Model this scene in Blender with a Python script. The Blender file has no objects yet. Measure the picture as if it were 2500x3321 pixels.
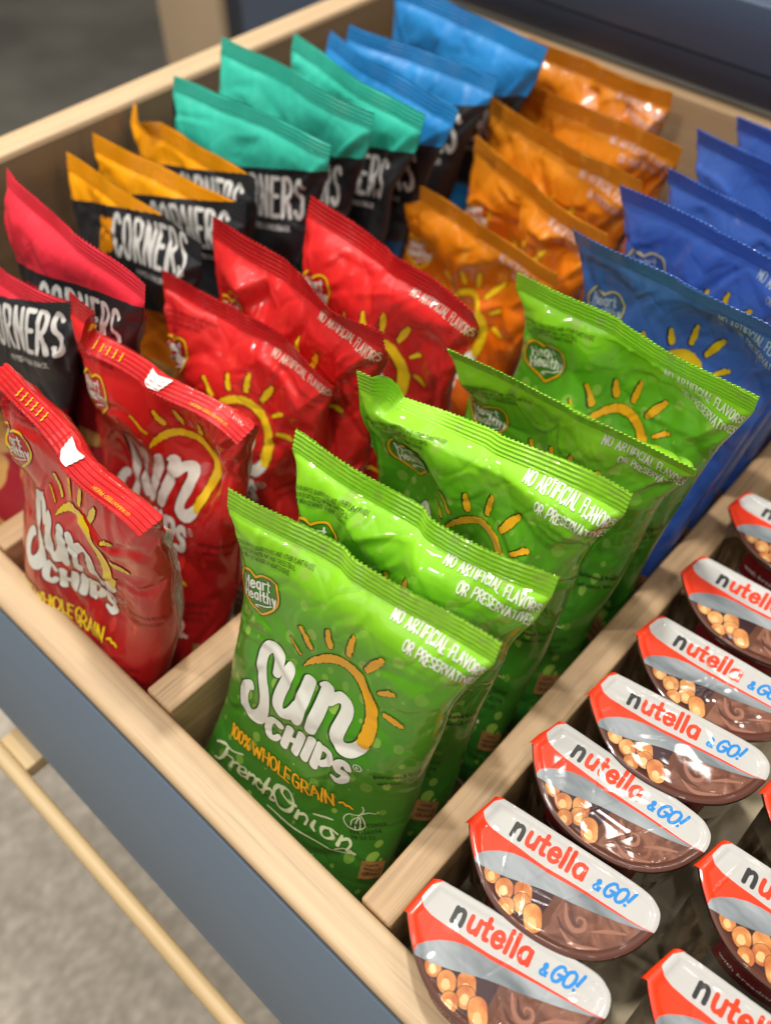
import bpy, math, random
import numpy as np
from mathutils import Matrix, Vector
from mathutils.geometry import delaunay_2d_cdt

# ------------------------------------------------------------------ camera, light, exposure
SC = bpy.context.scene
COL = SC.collection
CAM_H = 0.45                                   # metres above the rim of the drawer
cam_d = bpy.data.cameras.new('camera')
cam = bpy.data.objects.new('camera', cam_d)
COL.objects.link(cam)
SC.camera = cam
fwd = Vector((-0.43112816, 0.46884836, -0.77091486))
rgt = Vector((0.73609709, 0.67687597, 0.0))
upv = rgt.cross(fwd)
M = Matrix((rgt, upv, -fwd)).transposed().to_4x4()
M.translation = Vector((0, 0, CAM_H))
cam.matrix_world = M
cam_d.sensor_fit = 'HORIZONTAL'
cam_d.sensor_width = 36.0
cam_d.lens = 36.0 * 2900.0 / 2500.0
cam_d.clip_start = 0.02
cam_d.clip_end = 60
cam_d.dof.use_dof = True
cam_d.dof.focus_distance = 0.432
cam_d.dof.aperture_fstop = 41.76 / 7.6

W = bpy.data.worlds.new('World')
SC.world = W
W.use_nodes = True
bg = W.node_tree.nodes['Background']
bg.inputs[0].default_value = (1.0, 0.93, 0.84, 1)
bg.inputs[1].default_value = 0.06

def lamp(name, loc, size, power, color=(1, .945, .87), target=(-.2, .25, 0)):
    d = bpy.data.lights.new(name, 'AREA')
    d.shape = 'DISK'
    d.size = size
    d.energy = power
    d.color = color
    o = bpy.data.objects.new(name, d)
    COL.objects.link(o)
    o.location = loc
    o.rotation_euler = (Vector(target) - Vector(loc)).to_track_quat('-Z', 'Y').to_euler()
    return o
lamp('ceiling_lamp', (-.52, .62, 2.1), .14, 31)
lamp('ceiling_lamp', (.5, -.3, 2.1), .11, 5, target=(-.1, .1, 0))
lamp('ceiling_lamp', (-1.2, -.1, 2.1), .11, 19, target=(-.9, .4, .1))
lamp('ceiling_lamp', (-1.0, 1.5, 2.1), .12, 6)
lamp('ceiling_lamp', (-.2, 1.25, 2.1), .12, 6)
lamp('ceiling_lamp', (-.35, -1.15, 2.0), .16, 20, target=(-.3, 0, -.2))

for i_, (lx, ly) in enumerate([(-1.7, 1.0), (-1.5, -.9), (-.75, .1), (-.7, 2.3), (.25, .55), (.2, 2.2), (.95, .35), (1.0, -1.0), (-2.0, 2.2), (.1, -.6), (-1.25, .75), (-.1, 1.75)]):
    lamp('downlight', (lx, ly, 2.35), .05, 2.6)
for px_, py_, pw_ in ((-2.3, .4, 12), (1.9, -.6, 8), (-.6, -2.3, 12)):  # large unseen lamps added at the sides as soft fill
    pl = lamp('added_soft_fill', (px_, py_, 2.5), 1.3, pw_, target=(-.3, .3, 0))
    pl.data.shape = 'SQUARE'
SC.view_settings.view_transform = 'Standard'
SC.view_settings.look = 'None'
SC.view_settings.exposure = -0.26
SC.view_settings.gamma = 1.0
SC.cycles.max_bounces = 8
SC.cycles.use_denoising = True

# ------------------------------------------------------------------ small helpers
def tag(o, label=None, cat=None, group=None, kind=None):
    if label: o['label'] = label
    if cat: o['category'] = cat
    if group: o['group'] = group
    if kind: o['kind'] = kind
    return o

def empty(name, loc):
    o = bpy.data.objects.new(name, None)
    o.empty_display_size = .02
    o.location = loc
    COL.objects.link(o)
    return o

def mesh_obj(name, V, loops, starts, totals, mats, midx=None, parent=None, uv=None, normals=None, smooth=True):
    """numpy arrays -> one mesh object (V in world metres; stored relative to the parent)"""
    me = bpy.data.meshes.new(name)
    V = np.asarray(V, np.float32)
    if parent is not None:
        V = V - np.array(parent.location, np.float32)
    me.vertices.add(len(V)); me.vertices.foreach_set('co', V.ravel())
    me.loops.add(len(loops)); me.loops.foreach_set('vertex_index', np.asarray(loops, np.int32))
    me.polygons.add(len(starts)); me.polygons.foreach_set('loop_start', np.asarray(starts, np.int32))
    me.polygons.foreach_set('loop_total', np.asarray(totals, np.int32))
    for m in mats: me.materials.append(m)
    if midx is not None: me.polygons.foreach_set('material_index', np.asarray(midx, np.int32))
    me.update(calc_edges=True)
    if smooth: me.polygons.foreach_set('use_smooth', np.ones(len(starts), bool))
    if uv is not None:
        l = me.uv_layers.new(name='UVMap')
        l.data.foreach_set('uv', np.asarray(uv, np.float32)[np.asarray(loops)].ravel())
    me.validate()
    if normals is not None and len(normals) == len(me.vertices):
        me.normals_split_custom_set_from_vertices(np.asarray(normals, np.float32).tolist())
    o = bpy.data.objects.new(name, me)
    COL.objects.link(o)
    if parent is not None: o.parent = parent
    return o

def grid_mesh(name, P, mats, parent=None, uv=None, closed_u=False, normals=None):
    nv, nu = P.shape[:2]
    idx = np.arange(nv * nu).reshape(nv, nu)
    a = idx[:-1, :-1].ravel(); b = idx[:-1, 1:].ravel(); c = idx[1:, 1:].ravel(); d = idx[1:, :-1].ravel()
    loops = np.stack([a, b, c, d], 1).ravel()
    n = len(a)
    return mesh_obj(name, P.reshape(-1, 3), loops, np.arange(n) * 4, np.full(n, 4), mats, None, parent,
                    None if uv is None else uv.reshape(-1, 2), None if normals is None else normals.reshape(-1, 3))

def box(name, lo, hi, mat, parent=None, bevel=.0015, seg=2, smooth=True):
    import bmesh
    bm = bmesh.new()
    bmesh.ops.create_cube(bm, size=1)
    lo = Vector(lo); hi = Vector(hi)
    for v in bm.verts:
        v.co = Vector([lo[i] + (v.co[i] + .5) * (hi[i] - lo[i]) for i in range(3)])
    if bevel:
        bmesh.ops.bevel(bm, geom=bm.edges[:], offset=bevel, segments=seg, affect='EDGES', profile=.5)
    return bm_obj(name, bm, mat, parent, smooth)

def bm_obj(name, bm, mat, parent=None, smooth=True):
    me = bpy.data.meshes.new(name)
    if parent is not None:
        off = -Vector(parent.location)
        for v in bm.verts: v.co += off
    for f in bm.faces: f.smooth = smooth
    bm.normal_update()
    bm.to_mesh(me); bm.free()
    me.materials.append(mat)
    o = bpy.data.objects.new(name, me)
    COL.objects.link(o)
    if parent is not None: o.parent = parent
    if smooth:
        try: me.set_sharp_from_angle(angle=math.radians(35))
        except Exception: pass
    return o

# ------------------------------------------------------------------ materials
class NT:
    def __init__(s, name):
        s.m = bpy.data.materials.new(name); s.m.use_nodes = True
        s.t = s.m.node_tree; s.b = s.t.nodes['Principled BSDF']
    def n(s, typ, **kw):
        n = s.t.nodes.new(typ)
        for k, v in kw.items(): setattr(n, k, v)
        return n
    def l(s, a, b): s.t.links.new(a, b)
    def set(s, **kw):
        for k, v in kw.items(): s.b.inputs[k.replace('_', ' ')].default_value = v
    def math(s, op, a, b=None, c=None, clamp=False):
        n = s.n('ShaderNodeMath', operation=op); n.use_clamp = clamp
        for i, x in enumerate((a, b, c)):
            if x is None: continue
            if isinstance(x, (int, float)): n.inputs[i].default_value = x
            else: s.l(x, n.inputs[i])
        return n.outputs[0]
    def mix(s, fac, a, b, blend='MIX'):
        n = s.n('ShaderNodeMix', data_type='RGBA', blend_type=blend)
        for sock, x in ((n.inputs[0], fac), (n.inputs[6], a), (n.inputs[7], b)):
            if isinstance(x, (int, float)): sock.default_value = x
            elif isinstance(x, tuple): sock.default_value = x if len(x) == 4 else x + (1,)
            else: s.l(x, sock)
        return n.outputs[2]
    def ramp(s, fac, stops, interp='LINEAR'):
        n = s.n('ShaderNodeValToRGB'); r = n.color_ramp; r.interpolation = interp
        while len(r.elements) < len(stops): r.elements.new(.5)
        for e, (p, c) in zip(r.elements, stops):
            e.position = p; e.color = c if len(c) == 4 else c + (1,)
        s.l(fac, n.inputs[0]); return n.outputs[0]
    def mapping(s, vec, scale=(1, 1, 1), rot=(0, 0, 0), loc=(0, 0, 0)):
        n = s.n('ShaderNodeMapping'); s.l(vec, n.inputs[0])
        n.inputs[1].default_value = loc; n.inputs[2].default_value = rot; n.inputs[3].default_value = scale
        return n.outputs[0]
    def noise(s, vec, scale, detail=3, rough=.5, dist=0):
        n = s.n('ShaderNodeTexNoise'); s.l(vec, n.inputs['Vector'])
        n.inputs['Scale'].default_value = scale; n.inputs['Detail'].default_value = detail
        n.inputs['Roughness'].default_value = rough; n.inputs['Distortion'].default_value = dist
        return n.outputs[0]
    def bump(s, h, strength, dist):
        n = s.n('ShaderNodeBump'); n.inputs['Strength'].default_value = strength; n.inputs['Distance'].default_value = dist
        s.l(h, n.inputs['Height']); s.l(n.outputs[0], s.b.inputs['Normal']); return n

def wood(name, axis, c0, c1, c2, rough=.5, streak=1.0, ring=240):
    """straight grained timber; grain runs along the given axis (0 x, 1 y, 2 z)"""
    t = NT(name)
    g = t.n('ShaderNodeNewGeometry').outputs['Position']
    sc = [ring] * 3; sc[axis] = ring * .035
    v = t.mapping(g, scale=tuple(sc))
    n1 = t.noise(v, 1.0, 5, .6, .6)
    sc2 = [55] * 3; sc2[axis] = 2.2
    n2 = t.noise(t.mapping(g, scale=tuple(sc2)), 1.0, 3, .5, .4)
    col = t.ramp(n2, [(.3, c0), (.55, c1), (.75, c2)])
    col = t.mix(t.math('MULTIPLY', t.ramp(n1, [(.45, (0, 0, 0)), (.72, (1, 1, 1))]), .45 * streak), col, tuple(x * .62 for x in c0))
    sc3 = [420] * 3; sc3[axis] = 14
    n3 = t.noise(t.mapping(g, scale=tuple(sc3)), 1.0, 2)
    col = t.mix(t.math('MULTIPLY', t.ramp(n3, [(.6, (0, 0, 0)), (.7, (1, 1, 1))]), .3 * streak), col, tuple(x * .45 for x in c0))
    t.l(col, t.b.inputs['Base Color'])
    t.set(Roughness=rough)
    t.bump(n1, .18, .0006)
    return t.m

def paint(name, c, rough=.45):
    t = NT(name)
    g = t.n('ShaderNodeNewGeometry').outputs['Position']
    n = t.noise(g, 9, 3)
    t.l(t.mix(n, tuple(x * .96 for x in c), tuple(min(1, x * 1.04) for x in c)), t.b.inputs['Base Color'])
    t.set(Roughness=rough)
    t.bump(t.noise(g, 900, 2), .06, .0004)
    return t.m

def print_mat(name, c, rough=.42, coat=.8, metallic=0, var=.08):
    t = NT(name)
    g = t.n('ShaderNodeNewGeometry').outputs['Position']
    n = t.noise(g, 120, 3)
    t.l(t.mix(n, tuple(x * (1 - var) for x in c), tuple(min(1, x * (1 + var)) for x in c)), t.b.inputs['Base Color'])
    t.set(Roughness=rough, Coat_Weight=coat, Coat_Roughness=.045, Coat_IOR=1.42, Metallic=metallic, Specular_IOR_Level=.2)
    return t.m

def film_bump(t, uv, k=1.0):
    w1 = t.noise(t.mapping(uv, scale=(.022, .034, 1), rot=(0, 0, .5)), 1.0, 2, .45, .8)
    r1 = t.math('ABSOLUTE', t.math('SUBTRACT', w1, .5))
    w2 = t.noise(t.mapping(uv, scale=(.07, .05, 1), rot=(0, 0, -.3)), 1.0, 1, .4, .3)
    h = t.math('ADD', t.math('MULTIPLY', r1, -1.6), t.math('MULTIPLY', w2, .5))
    vo = t.n('ShaderNodeTexVoronoi', voronoi_dimensions='2D', feature='DISTANCE_TO_EDGE'); vo.inputs['Scale'].default_value = 1.0
    wq = t.n('ShaderNodeVectorMath', operation='ADD'); nz = t.n('ShaderNodeTexNoise'); nz.inputs['Scale'].default_value = .03
    t.l(uv, nz.inputs['Vector']); sm_ = t.n('ShaderNodeVectorMath', operation='SCALE'); sm_.inputs['Scale'].default_value = 26
    t.l(nz.outputs['Color'], sm_.inputs[0]); t.l(uv, wq.inputs[0]); t.l(sm_.outputs[0], wq.inputs[1])
    t.l(t.mapping(wq.outputs[0], scale=(.042, .034, 1), rot=(0, 0, .7)), vo.inputs['Vector'])
    msk = t.ramp(t.noise(t.mapping(uv, scale=(.016, .016, 1), loc=(3, 1, 0)), 1, 2), [(.42, (0, 0, 0)), (.62, (1, 1, 1))])
    edge = t.math('MINIMUM', vo.outputs['Distance'], .10)
    h = t.math('ADD', h, t.math('MULTIPLY', t.math('MULTIPLY', edge, msk), 5.0))
    t.bump(h, .24 * k, .003)

def sun_film(name, stops, patch, kind, back=(.8, .8, .78), matte=0.0):
    t = NT(name)
    uv = t.n('ShaderNodeUVMap').outputs[0]
    sep = t.n('ShaderNodeSeparateXYZ'); t.l(uv, sep.inputs[0])
    u, v = sep.outputs[0], sep.outputs[1]
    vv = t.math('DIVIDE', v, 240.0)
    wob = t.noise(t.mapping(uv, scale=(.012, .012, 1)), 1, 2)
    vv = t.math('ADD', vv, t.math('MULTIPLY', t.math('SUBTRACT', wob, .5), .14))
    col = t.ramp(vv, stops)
    vo = t.n('ShaderNodeTexVoronoi', voronoi_dimensions='2D'); vo.inputs['Scale'].default_value = 1.0
    if kind == 'dots':
        t.l(t.mapping(uv, scale=(.098, .080, 1), rot=(0, 0, .35)), vo.inputs['Vector'])
        sc = t.n('ShaderNodeSeparateColor'); t.l(vo.outputs['Color'], sc.inputs[0])
        rad = t.math('MULTIPLY', t.math('SUBTRACT', sc.outputs[0], .22), .46)
        m = t.math('MULTIPLY', t.math('SUBTRACT', rad, vo.outputs['Distance']), 40, clamp=True)
        m = t.math('MULTIPLY', m, t.math('MULTIPLY', t.math('ADD', sc.outputs[1], .5), .6))
    else:
        t.l(t.mapping(uv, scale=(.075, .028, 1), rot=(0, 0, .6)), vo.inputs['Vector'])
        sc = t.n('ShaderNodeSeparateColor'); t.l(vo.outputs['Color'], sc.inputs[0])
        rad = t.math('MULTIPLY', t.math('SUBTRACT', sc.outputs[0], .1), .55)
        m = t.math('MULTIPLY', t.math('SUBTRACT', rad, vo.outputs['Distance']), 30, clamp=True)
        m = t.math('MULTIPLY', m, t.math('MULTIPLY', sc.outputs[1], .55))
    col = t.mix(m, col, patch)
    # printed back panel with its white information block
    isb = t.math('GREATER_THAN', u, 80.0)
    blk = t.math('MULTIPLY', isb, t.math('LESS_THAN', u, 150.0))
    blk = t.math('MULTIPLY', blk, t.math('LESS_THAN', v, 205.0))
    lines = t.math('GREATER_THAN', t.math('FRACT', t.math('MULTIPLY', v, .42)), .55)
    wn = t.math('GREATER_THAN', t.noise(t.mapping(uv, scale=(.5, .1, 1)), 1, 1), .47)
    ink = t.math('MULTIPLY', t.math('MULTIPLY', lines, wn), .75)
    bc = t.mix(ink, back, (.03, .03, .03))
    col = t.mix(blk, col, bc)
    t.l(col, t.b.inputs['Base Color'])
    t.set(Roughness=.42 + matte * .3, Coat_Weight=.85 * (1 - matte), Coat_Roughness=.04, Coat_IOR=1.42, Specular_IOR_Level=.2)
    film_bump(t, uv, 1 - .4 * matte)
    return t.m

def corner_film(name, c, cd, low):
    """matte snack film: coloured slanted top, charcoal band, darker coloured lower half"""
    t = NT(name)
    uv = t.n('ShaderNodeUVMap').outputs[0]
    sep = t.n('ShaderNodeSeparateXYZ'); t.l(uv, sep.inputs[0])
    u, v = sep.outputs[0], sep.outputs[1]
    top = t.math('GREATER_THAN', t.math('ADD', v, t.math('MULTIPLY', u, -.307)), 229.5)
    mid = t.math('GREATER_THAN', t.math('ADD', v, t.math('MULTIPLY', u, -.12)), 163.0)
    n = t.noise(t.mapping(uv, scale=(.03, .03, 1)), 1, 2)
    ct = t.mix(n, cd, c)
    vo = t.n('ShaderNodeTexVoronoi', voronoi_dimensions='2D'); vo.inputs['Scale'].default_value = 1.0
    t.l(t.mapping(uv, scale=(.03, .04, 1), rot=(0, 0, .6)), vo.inputs['Vector'])
    snack = t.math('LESS_THAN', vo.outputs['Distance'], .38)
    cl = t.mix(t.math('MULTIPLY', snack, t.math('LESS_THAN', v, 130.0)), low, (.45, .24, .07))
    col = t.mix(mid, cl, (.022, .023, .026))
    col = t.mix(top, col, ct)
    isb = t.math('GREATER_THAN', u, 76.0)
    col = t.mix(t.math('MULTIPLY', isb, t.math('LESS_THAN', v, 215.0)), col, (.02, .02, .022))
    t.l(col, t.b.inputs['Base Color'])
    t.set(Roughness=.42, Coat_Weight=.12, Coat_Roughness=.25)
    film_bump(t, uv, .55)
    return t.m

MAT = {}
MAT['rail'] = wood('pale_rail_wood', 0, (.51, .355, .20), (.60, .43, .255), (.67, .50, .315), .5, .9, 170)
MAT['side'] = wood('pale_side_wood', 1, (.54, .38, .22), (.62, .45, .27), (.69, .52, .33), .5, .7, 150)
MAT['divider'] = wood('oak_divider_wood', 1, (.38, .23, .11), (.50, .325, .17), (.60, .415, .24), .55, 1.4, 260)
MAT['inner'] = wood('inner_board_wood', 0, (.28, .19, .10), (.34, .23, .13), (.40, .28, .17), .45, .4, 120)
MAT['side_shade'] = wood('shaded_side_wood', 1, (.17, .115, .065), (.21, .145, .085), (.25, .175, .105), .4, .4, 120)  # side wood darkened: shade of the inner wall put into the colour
MAT['base'] = wood('base_board', 1, (.42, .34, .21), (.46, .38, .24), (.50, .42, .27), .5, .15, 60)
MAT['dowel'] = wood('dowel_wood', 0, (.56, .40, .20), (.62, .46, .25), (.68, .52, .30), .5, .35, 160)
MAT['blue'] = paint('blue_grey_paint', (.155, .212, .285), .5)
MAT['navy'] = paint('navy_paint', (.060, .084, .135), .45)
MAT['navy_dark'] = paint('dark_navy_paint', (.022, .028, .046), .5)
MAT['post'] = paint('tan_board', (.46, .35, .23), .6)
t = NT('carpet'); g = t.n('ShaderNodeNewGeometry').outputs['Position']
vo = t.n('ShaderNodeTexVoronoi'); vo.inputs['Scale'].default_value = 1.0
t.l(t.mapping(g, scale=(150, 95, 150), rot=(0, 0, .7)), vo.inputs['Vector'])
n = t.noise(t.mapping(g, scale=(1, .5, 1), rot=(0, 0, .7)), 70, 4, .65)
c = t.ramp(n, [(.34, (.46, .41, .34)), (.66, (.66, .60, .515))])
c = t.mix(t.ramp(vo.outputs['Distance'], [(.25, (0, 0, 0)), (.8, (.6, .6, .6))]), c, (.34, .30, .245))
t.l(c, t.b.inputs['Base Color'])
t.set(Roughness=.95); t.bump(vo.outputs['Distance'], -.8, .004); MAT['carpet'] = t.m
t = NT('dark_floor'); n = t.noise(t.n('ShaderNodeNewGeometry').outputs['Position'], 5, 3)
t.l(t.ramp(n, [(.35, (.11, .105, .09)), (.7, (.18, .17, .145))]), t.b.inputs['Base Color']); t.set(Roughness=.5); MAT['dark_floor'] = t.m

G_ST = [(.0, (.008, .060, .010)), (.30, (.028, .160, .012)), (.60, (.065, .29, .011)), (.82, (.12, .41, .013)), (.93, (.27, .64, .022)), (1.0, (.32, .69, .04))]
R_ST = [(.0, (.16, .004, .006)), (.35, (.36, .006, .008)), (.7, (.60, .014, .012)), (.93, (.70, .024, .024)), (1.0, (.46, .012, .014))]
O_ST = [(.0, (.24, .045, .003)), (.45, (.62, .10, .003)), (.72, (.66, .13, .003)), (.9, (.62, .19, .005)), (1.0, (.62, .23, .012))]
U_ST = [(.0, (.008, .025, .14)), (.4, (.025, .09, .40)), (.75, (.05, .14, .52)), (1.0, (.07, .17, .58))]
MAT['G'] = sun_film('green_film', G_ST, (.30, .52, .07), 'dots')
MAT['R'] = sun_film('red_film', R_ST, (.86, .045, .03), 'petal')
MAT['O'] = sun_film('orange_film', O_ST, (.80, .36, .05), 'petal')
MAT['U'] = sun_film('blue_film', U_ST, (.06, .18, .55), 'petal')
MAT['RC'] = corner_film('red_matte_film', (.90, .045, .075), (.72, .018, .04), (.25, .008, .015))
MAT['OC'] = corner_film('orange_matte_film', (1.0, .42, .003), (1.0, .35, .002), (.55, .14, .004))
MAT['T'] = corner_film('teal_matte_film', (.055, .60, .45), (.03, .48, .34), (.006, .11, .07))
MAT['B'] = corner_film('blue_matte_film', (.03, .30, .72), (.015, .19, .52), (.006, .08, .2))
PM = dict(white=print_mat('white_ink', (.80, .80, .72)), cream=print_mat('cream_ink', (.62, .68, .42)), orange=print_mat('amber_ink', (.86, .42, .012)),
          yellow=print_mat('yellow_ink', (.88, .60, .012)), black=print_mat('black_ink', (.012, .012, .010)), dgreen=print_mat('dark_green_ink', (.016, .075, .006)),
          mgreen=print_mat('green_ink', (.055, .22, .010)), dred=print_mat('dark_red_ink', (.16, .003, .005)), mred=print_mat('red_ink', (.50, .008, .010)),
          pink=print_mat('pale_pink_ink', (.72, .45, .36)), brown=print_mat('brown_ink', (.30, .15, .05)), dorange=print_mat('dark_orange_ink', (.36, .07, .004)),
          morange=print_mat('orange_ink', (.62, .13, .005)), gold=print_mat('gold_ink', (.64, .60, .32)), dblue=print_mat('dark_blue_ink', (.006, .016, .12)),
          mblue=print_mat('blue_ink', (.06, .14, .42)), pblue=print_mat('pale_blue_ink', (.42, .52, .66)), grey=print_mat('light_grey_ink', (.66, .65, .62), .5, .1))
for k in ('RC', 'OC', 'T', 'B'):
    c = dict(RC=(.60, .012, .03), OC=(.80, .28, .005), T=(.02, .40, .27), B=(.02, .22, .6))[k]
    PM['pop' + k] = print_mat('accent_ink', c, .45, .1)
PM['lid_white'] = print_mat('lid_white', (.50, .495, .475), .42, .35, 0, .03)
PM['lid_red'] = print_mat('lid_red', (.82, .045, .010), .42, .35)
PM['lid_ink'] = print_mat('lid_dark_grey', (.035, .035, .035), .42, .35)
PM['lid_blue'] = print_mat('lid_blue', (.015, .22, .60), .42, .35)
PM['lid_brown'] = print_mat('lid_brown', (.095, .030, .018), .42, .35)
PM['lid_bar'] = print_mat('lid_bar_brown', (.12, .042, .022), .42, .35)
PM['lid_plum'] = print_mat('lid_plum', (.040, .014, .016), .42, .35)

# ------------------------------------------------------------------ flat print artwork (2-D, millimetres)
def smooth(pts, n=6):
    """Catmull-Rom through the points; extra columns (radius) are carried along"""
    p = np.asarray(pts, float)
    if len(p) < 3: return p
    q = np.vstack([2 * p[0] - p[1], p, 2 * p[-1] - p[-2]])
    out = []
    for i in range(1, len(q) - 2):
        a, b, c, d = q[i - 1:i + 3]
        for k in range(n):
            t = k / n
            out.append(.5 * (2 * b + (c - a) * t + (2 * a - 5 * b + 4 * c - d) * t * t + (3 * b - a - 3 * c + d) * t ** 3))
    out.append(p[-1])
    return np.array(out)

# hand lettering: glyph -> (advance, strokes); a stroke starting with 's' is a smooth curve
FONT = {
 'A': (.62, [[(.02, 0), (.30, 1), (.58, 0)], [(.12, .34), (.50, .34)]]),
 'C': (.56, [['s', (.54, .82), (.40, .98), (.20, .92), (.06, .62), (.08, .25), (.26, .02), (.44, .06), (.55, .22)]]),
 'D': (.60, [[(.06, 0), (.06, 1)], ['s', (.06, 1), (.34, .95), (.55, .68), (.54, .32), (.34, .05), (.06, 0)]]),
 'E': (.48, [[(.46, 1), (.06, 1), (.06, 0), (.46, 0)], [(.06, .52), (.40, .52)]]),
 'F': (.46, [[(.46, 1), (.06, 1), (.06, 0)], [(.06, .52), (.38, .52)]]),
 'G': (.60, [['s', (.54, .82), (.40, .98), (.20, .92), (.06, .62), (.08, .25), (.26, .02), (.46, .06), (.54, .22)], [(.54, .22), (.55, .46), (.34, .46)]]),
 'H': (.60, [[(.06, 0), (.06, 1)], [(.54, 0), (.54, 1)], [(.06, .5), (.54, .5)]]),
 'I': (.20, [[(.10, 0), (.10, 1)]]),
 'L': (.46, [[(.06, 1), (.06, 0), (.44, 0)]]),
 'N': (.60, [[(.06, 0), (.06, 1), (.54, 0), (.54, 1)]]),
 'O': (.62, [['s', (.31, 1), (.10, .85), (.04, .5), (.12, .13), (.31, 0), (.50, .13), (.58, .5), (.51, .85), (.31, 1)]]),
 'P': (.54, [[(.07, 0), (.07, 1)], ['s', (.07, 1), (.34, 1), (.50, .82), (.46, .58), (.30, .48), (.07, .46)]]),
 'R': (.57, [[(.07, 0), (.07, 1)], ['s', (.07, 1), (.34, 1), (.50, .82), (.46, .60), (.30, .50), (.07, .48)], [(.26, .49), (.54, 0)]]),
 'S': (.54, [['s', (.50, .84), (.36, .99), (.16, .95), (.07, .78), (.16, .58), (.36, .46), (.48, .28), (.42, .07), (.24, 0), (.05, .14)]]),
 'T': (.52, [[(.02, 1), (.50, 1)], [(.26, 1), (.26, 0)]]),
 'V': (.58, [[(.02, 1), (.29, 0), (.56, 1)]]),
 'W': (.86, [[(.02, 1), (.22, 0), (.43, .75), (.64, 0), (.84, 1)]]),
 'K': (.56, [[(.06, 0), (.06, 1)], [(.52, 1), (.08, .45)], [(.22, .60), (.55, 0)]]),
 '0': (.56, [['s', (.28, 1), (.10, .85), (.05, .5), (.10, .13), (.28, 0), (.46, .13), (.51, .5), (.46, .85), (.28, 1)]]),
 '1': (.26, [[(.02, .8), (.14, 1), (.14, 0)]]),
 '%': (.80, [[(.16, 0), (.62, 1)], ['s', (.16, 1), (.03, .86), (.10, .62), (.24, .66), (.28, .86), (.16, 1)], ['s', (.62, .38), (.50, .24), (.56, .02), (.70, .04), (.75, .24), (.62, .38)]]),
 '-': (.34, [[(.05, .45), (.28, .45)]]),
 '!': (.24, [[(.20, 1.02), (.10, .34)], [(.06, .03), (.07, .05)]]),
 '&': (.62, [['s', (.56, .30), (.40, .04), (.16, .02), (.07, .22), (.20, .46), (.38, .66), (.32, .90), (.18, .86), (.20, .62), (.56, .02)]]),
 'a': (.52, [['s', (.45, .58), (.28, .68), (.09, .54), (.06, .22), (.22, 0), (.40, .12), (.45, .40)], [(.45, .64), (.46, .02)]]),
 'c': (.46, [['s', (.42, .56), (.26, .68), (.08, .50), (.08, .18), (.24, 0), (.43, .12)]]),
 'e': (.50, [['s', (.07, .34), (.44, .38), (.36, .64), (.18, .64), (.06, .36), (.14, .05), (.32, 0), (.46, .14)]]),
 'h': (.52, [[(.08, 1), (.08, 0)], ['s', (.08, .44), (.24, .66), (.40, .58), (.43, .30), (.43, 0)]]),
 'i': (.20, [[(.10, .64), (.10, 0)], [(.10, .88), (.10, .90)]]),
 'l': (.20, [[(.10, 1), (.10, 0)]]),
 'n': (.54, [[(.08, .66), (.08, 0)], ['s', (.08, .44), (.24, .66), (.40, .60), (.45, .34), (.45, 0)]]),
 'o': (.52, [['s', (.26, .66), (.09, .54), (.06, .28), (.16, .03), (.32, .02), (.46, .24), (.43, .54), (.26, .66)]]),
 'r': (.38, [[(.08, .66), (.08, 0)], ['s', (.08, .42), (.20, .62), (.36, .62)]]),
 't': (.40, [[(.18, .95), (.18, .14), (.24, .02), (.36, .04)], [(.02, .64), (.36, .64)]]),
 'u': (.54, [['s', (.08, .66), (.08, .30), (.14, .04), (.30, .02), (.44, .22)], [(.45, .66), (.45, 0)]]),
 'y': (.50, [[(.06, .66), (.24, .10)], [(.45, .66), (.18, -.32)]]),
 ' ': (.32, []),
}

def letters(text, x, y, ht, r, ang=0.0, cond=1.0, gap=.10, jit=0.0, seed=1, slant=0.0, width=None):
    """hand lettering as a list of strokes (n,3: x, y, radius)"""
    rng = random.Random(seed)
    adv = sum(FONT[c][0] + gap for c in text) - gap
    if width is not None: cond = width / (adv * ht)
    out = []; cx = 0.0
    ca, sa = math.cos(ang), math.sin(ang)
    for c in text:
        a, strokes = FONT[c]
        dy = rng.uniform(-jit, jit) * ht; rot = rng.uniform(-jit, jit) * 1.2
        for s in strokes:
            sm = s[0] == 's'
            p = np.array(s[1:] if sm else s, float)
            if sm: p = smooth(p, 5)
            px = (p[:, 0] - a / 2) * math.cos(rot) - (p[:, 1] - .5) * math.sin(rot) + a / 2
            py = (p[:, 0] - a / 2) * math.sin(rot) + (p[:, 1] - .5) * math.cos(rot) + .5
            px = px + slant * py
            X = (cx + px) * ht * cond; Y = py * ht + dy
            out.append(np.stack([x + X * ca - Y * sa, y + X * sa + Y * ca, np.full(len(X), r)], 1))
        cx += a + gap
    return out

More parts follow.
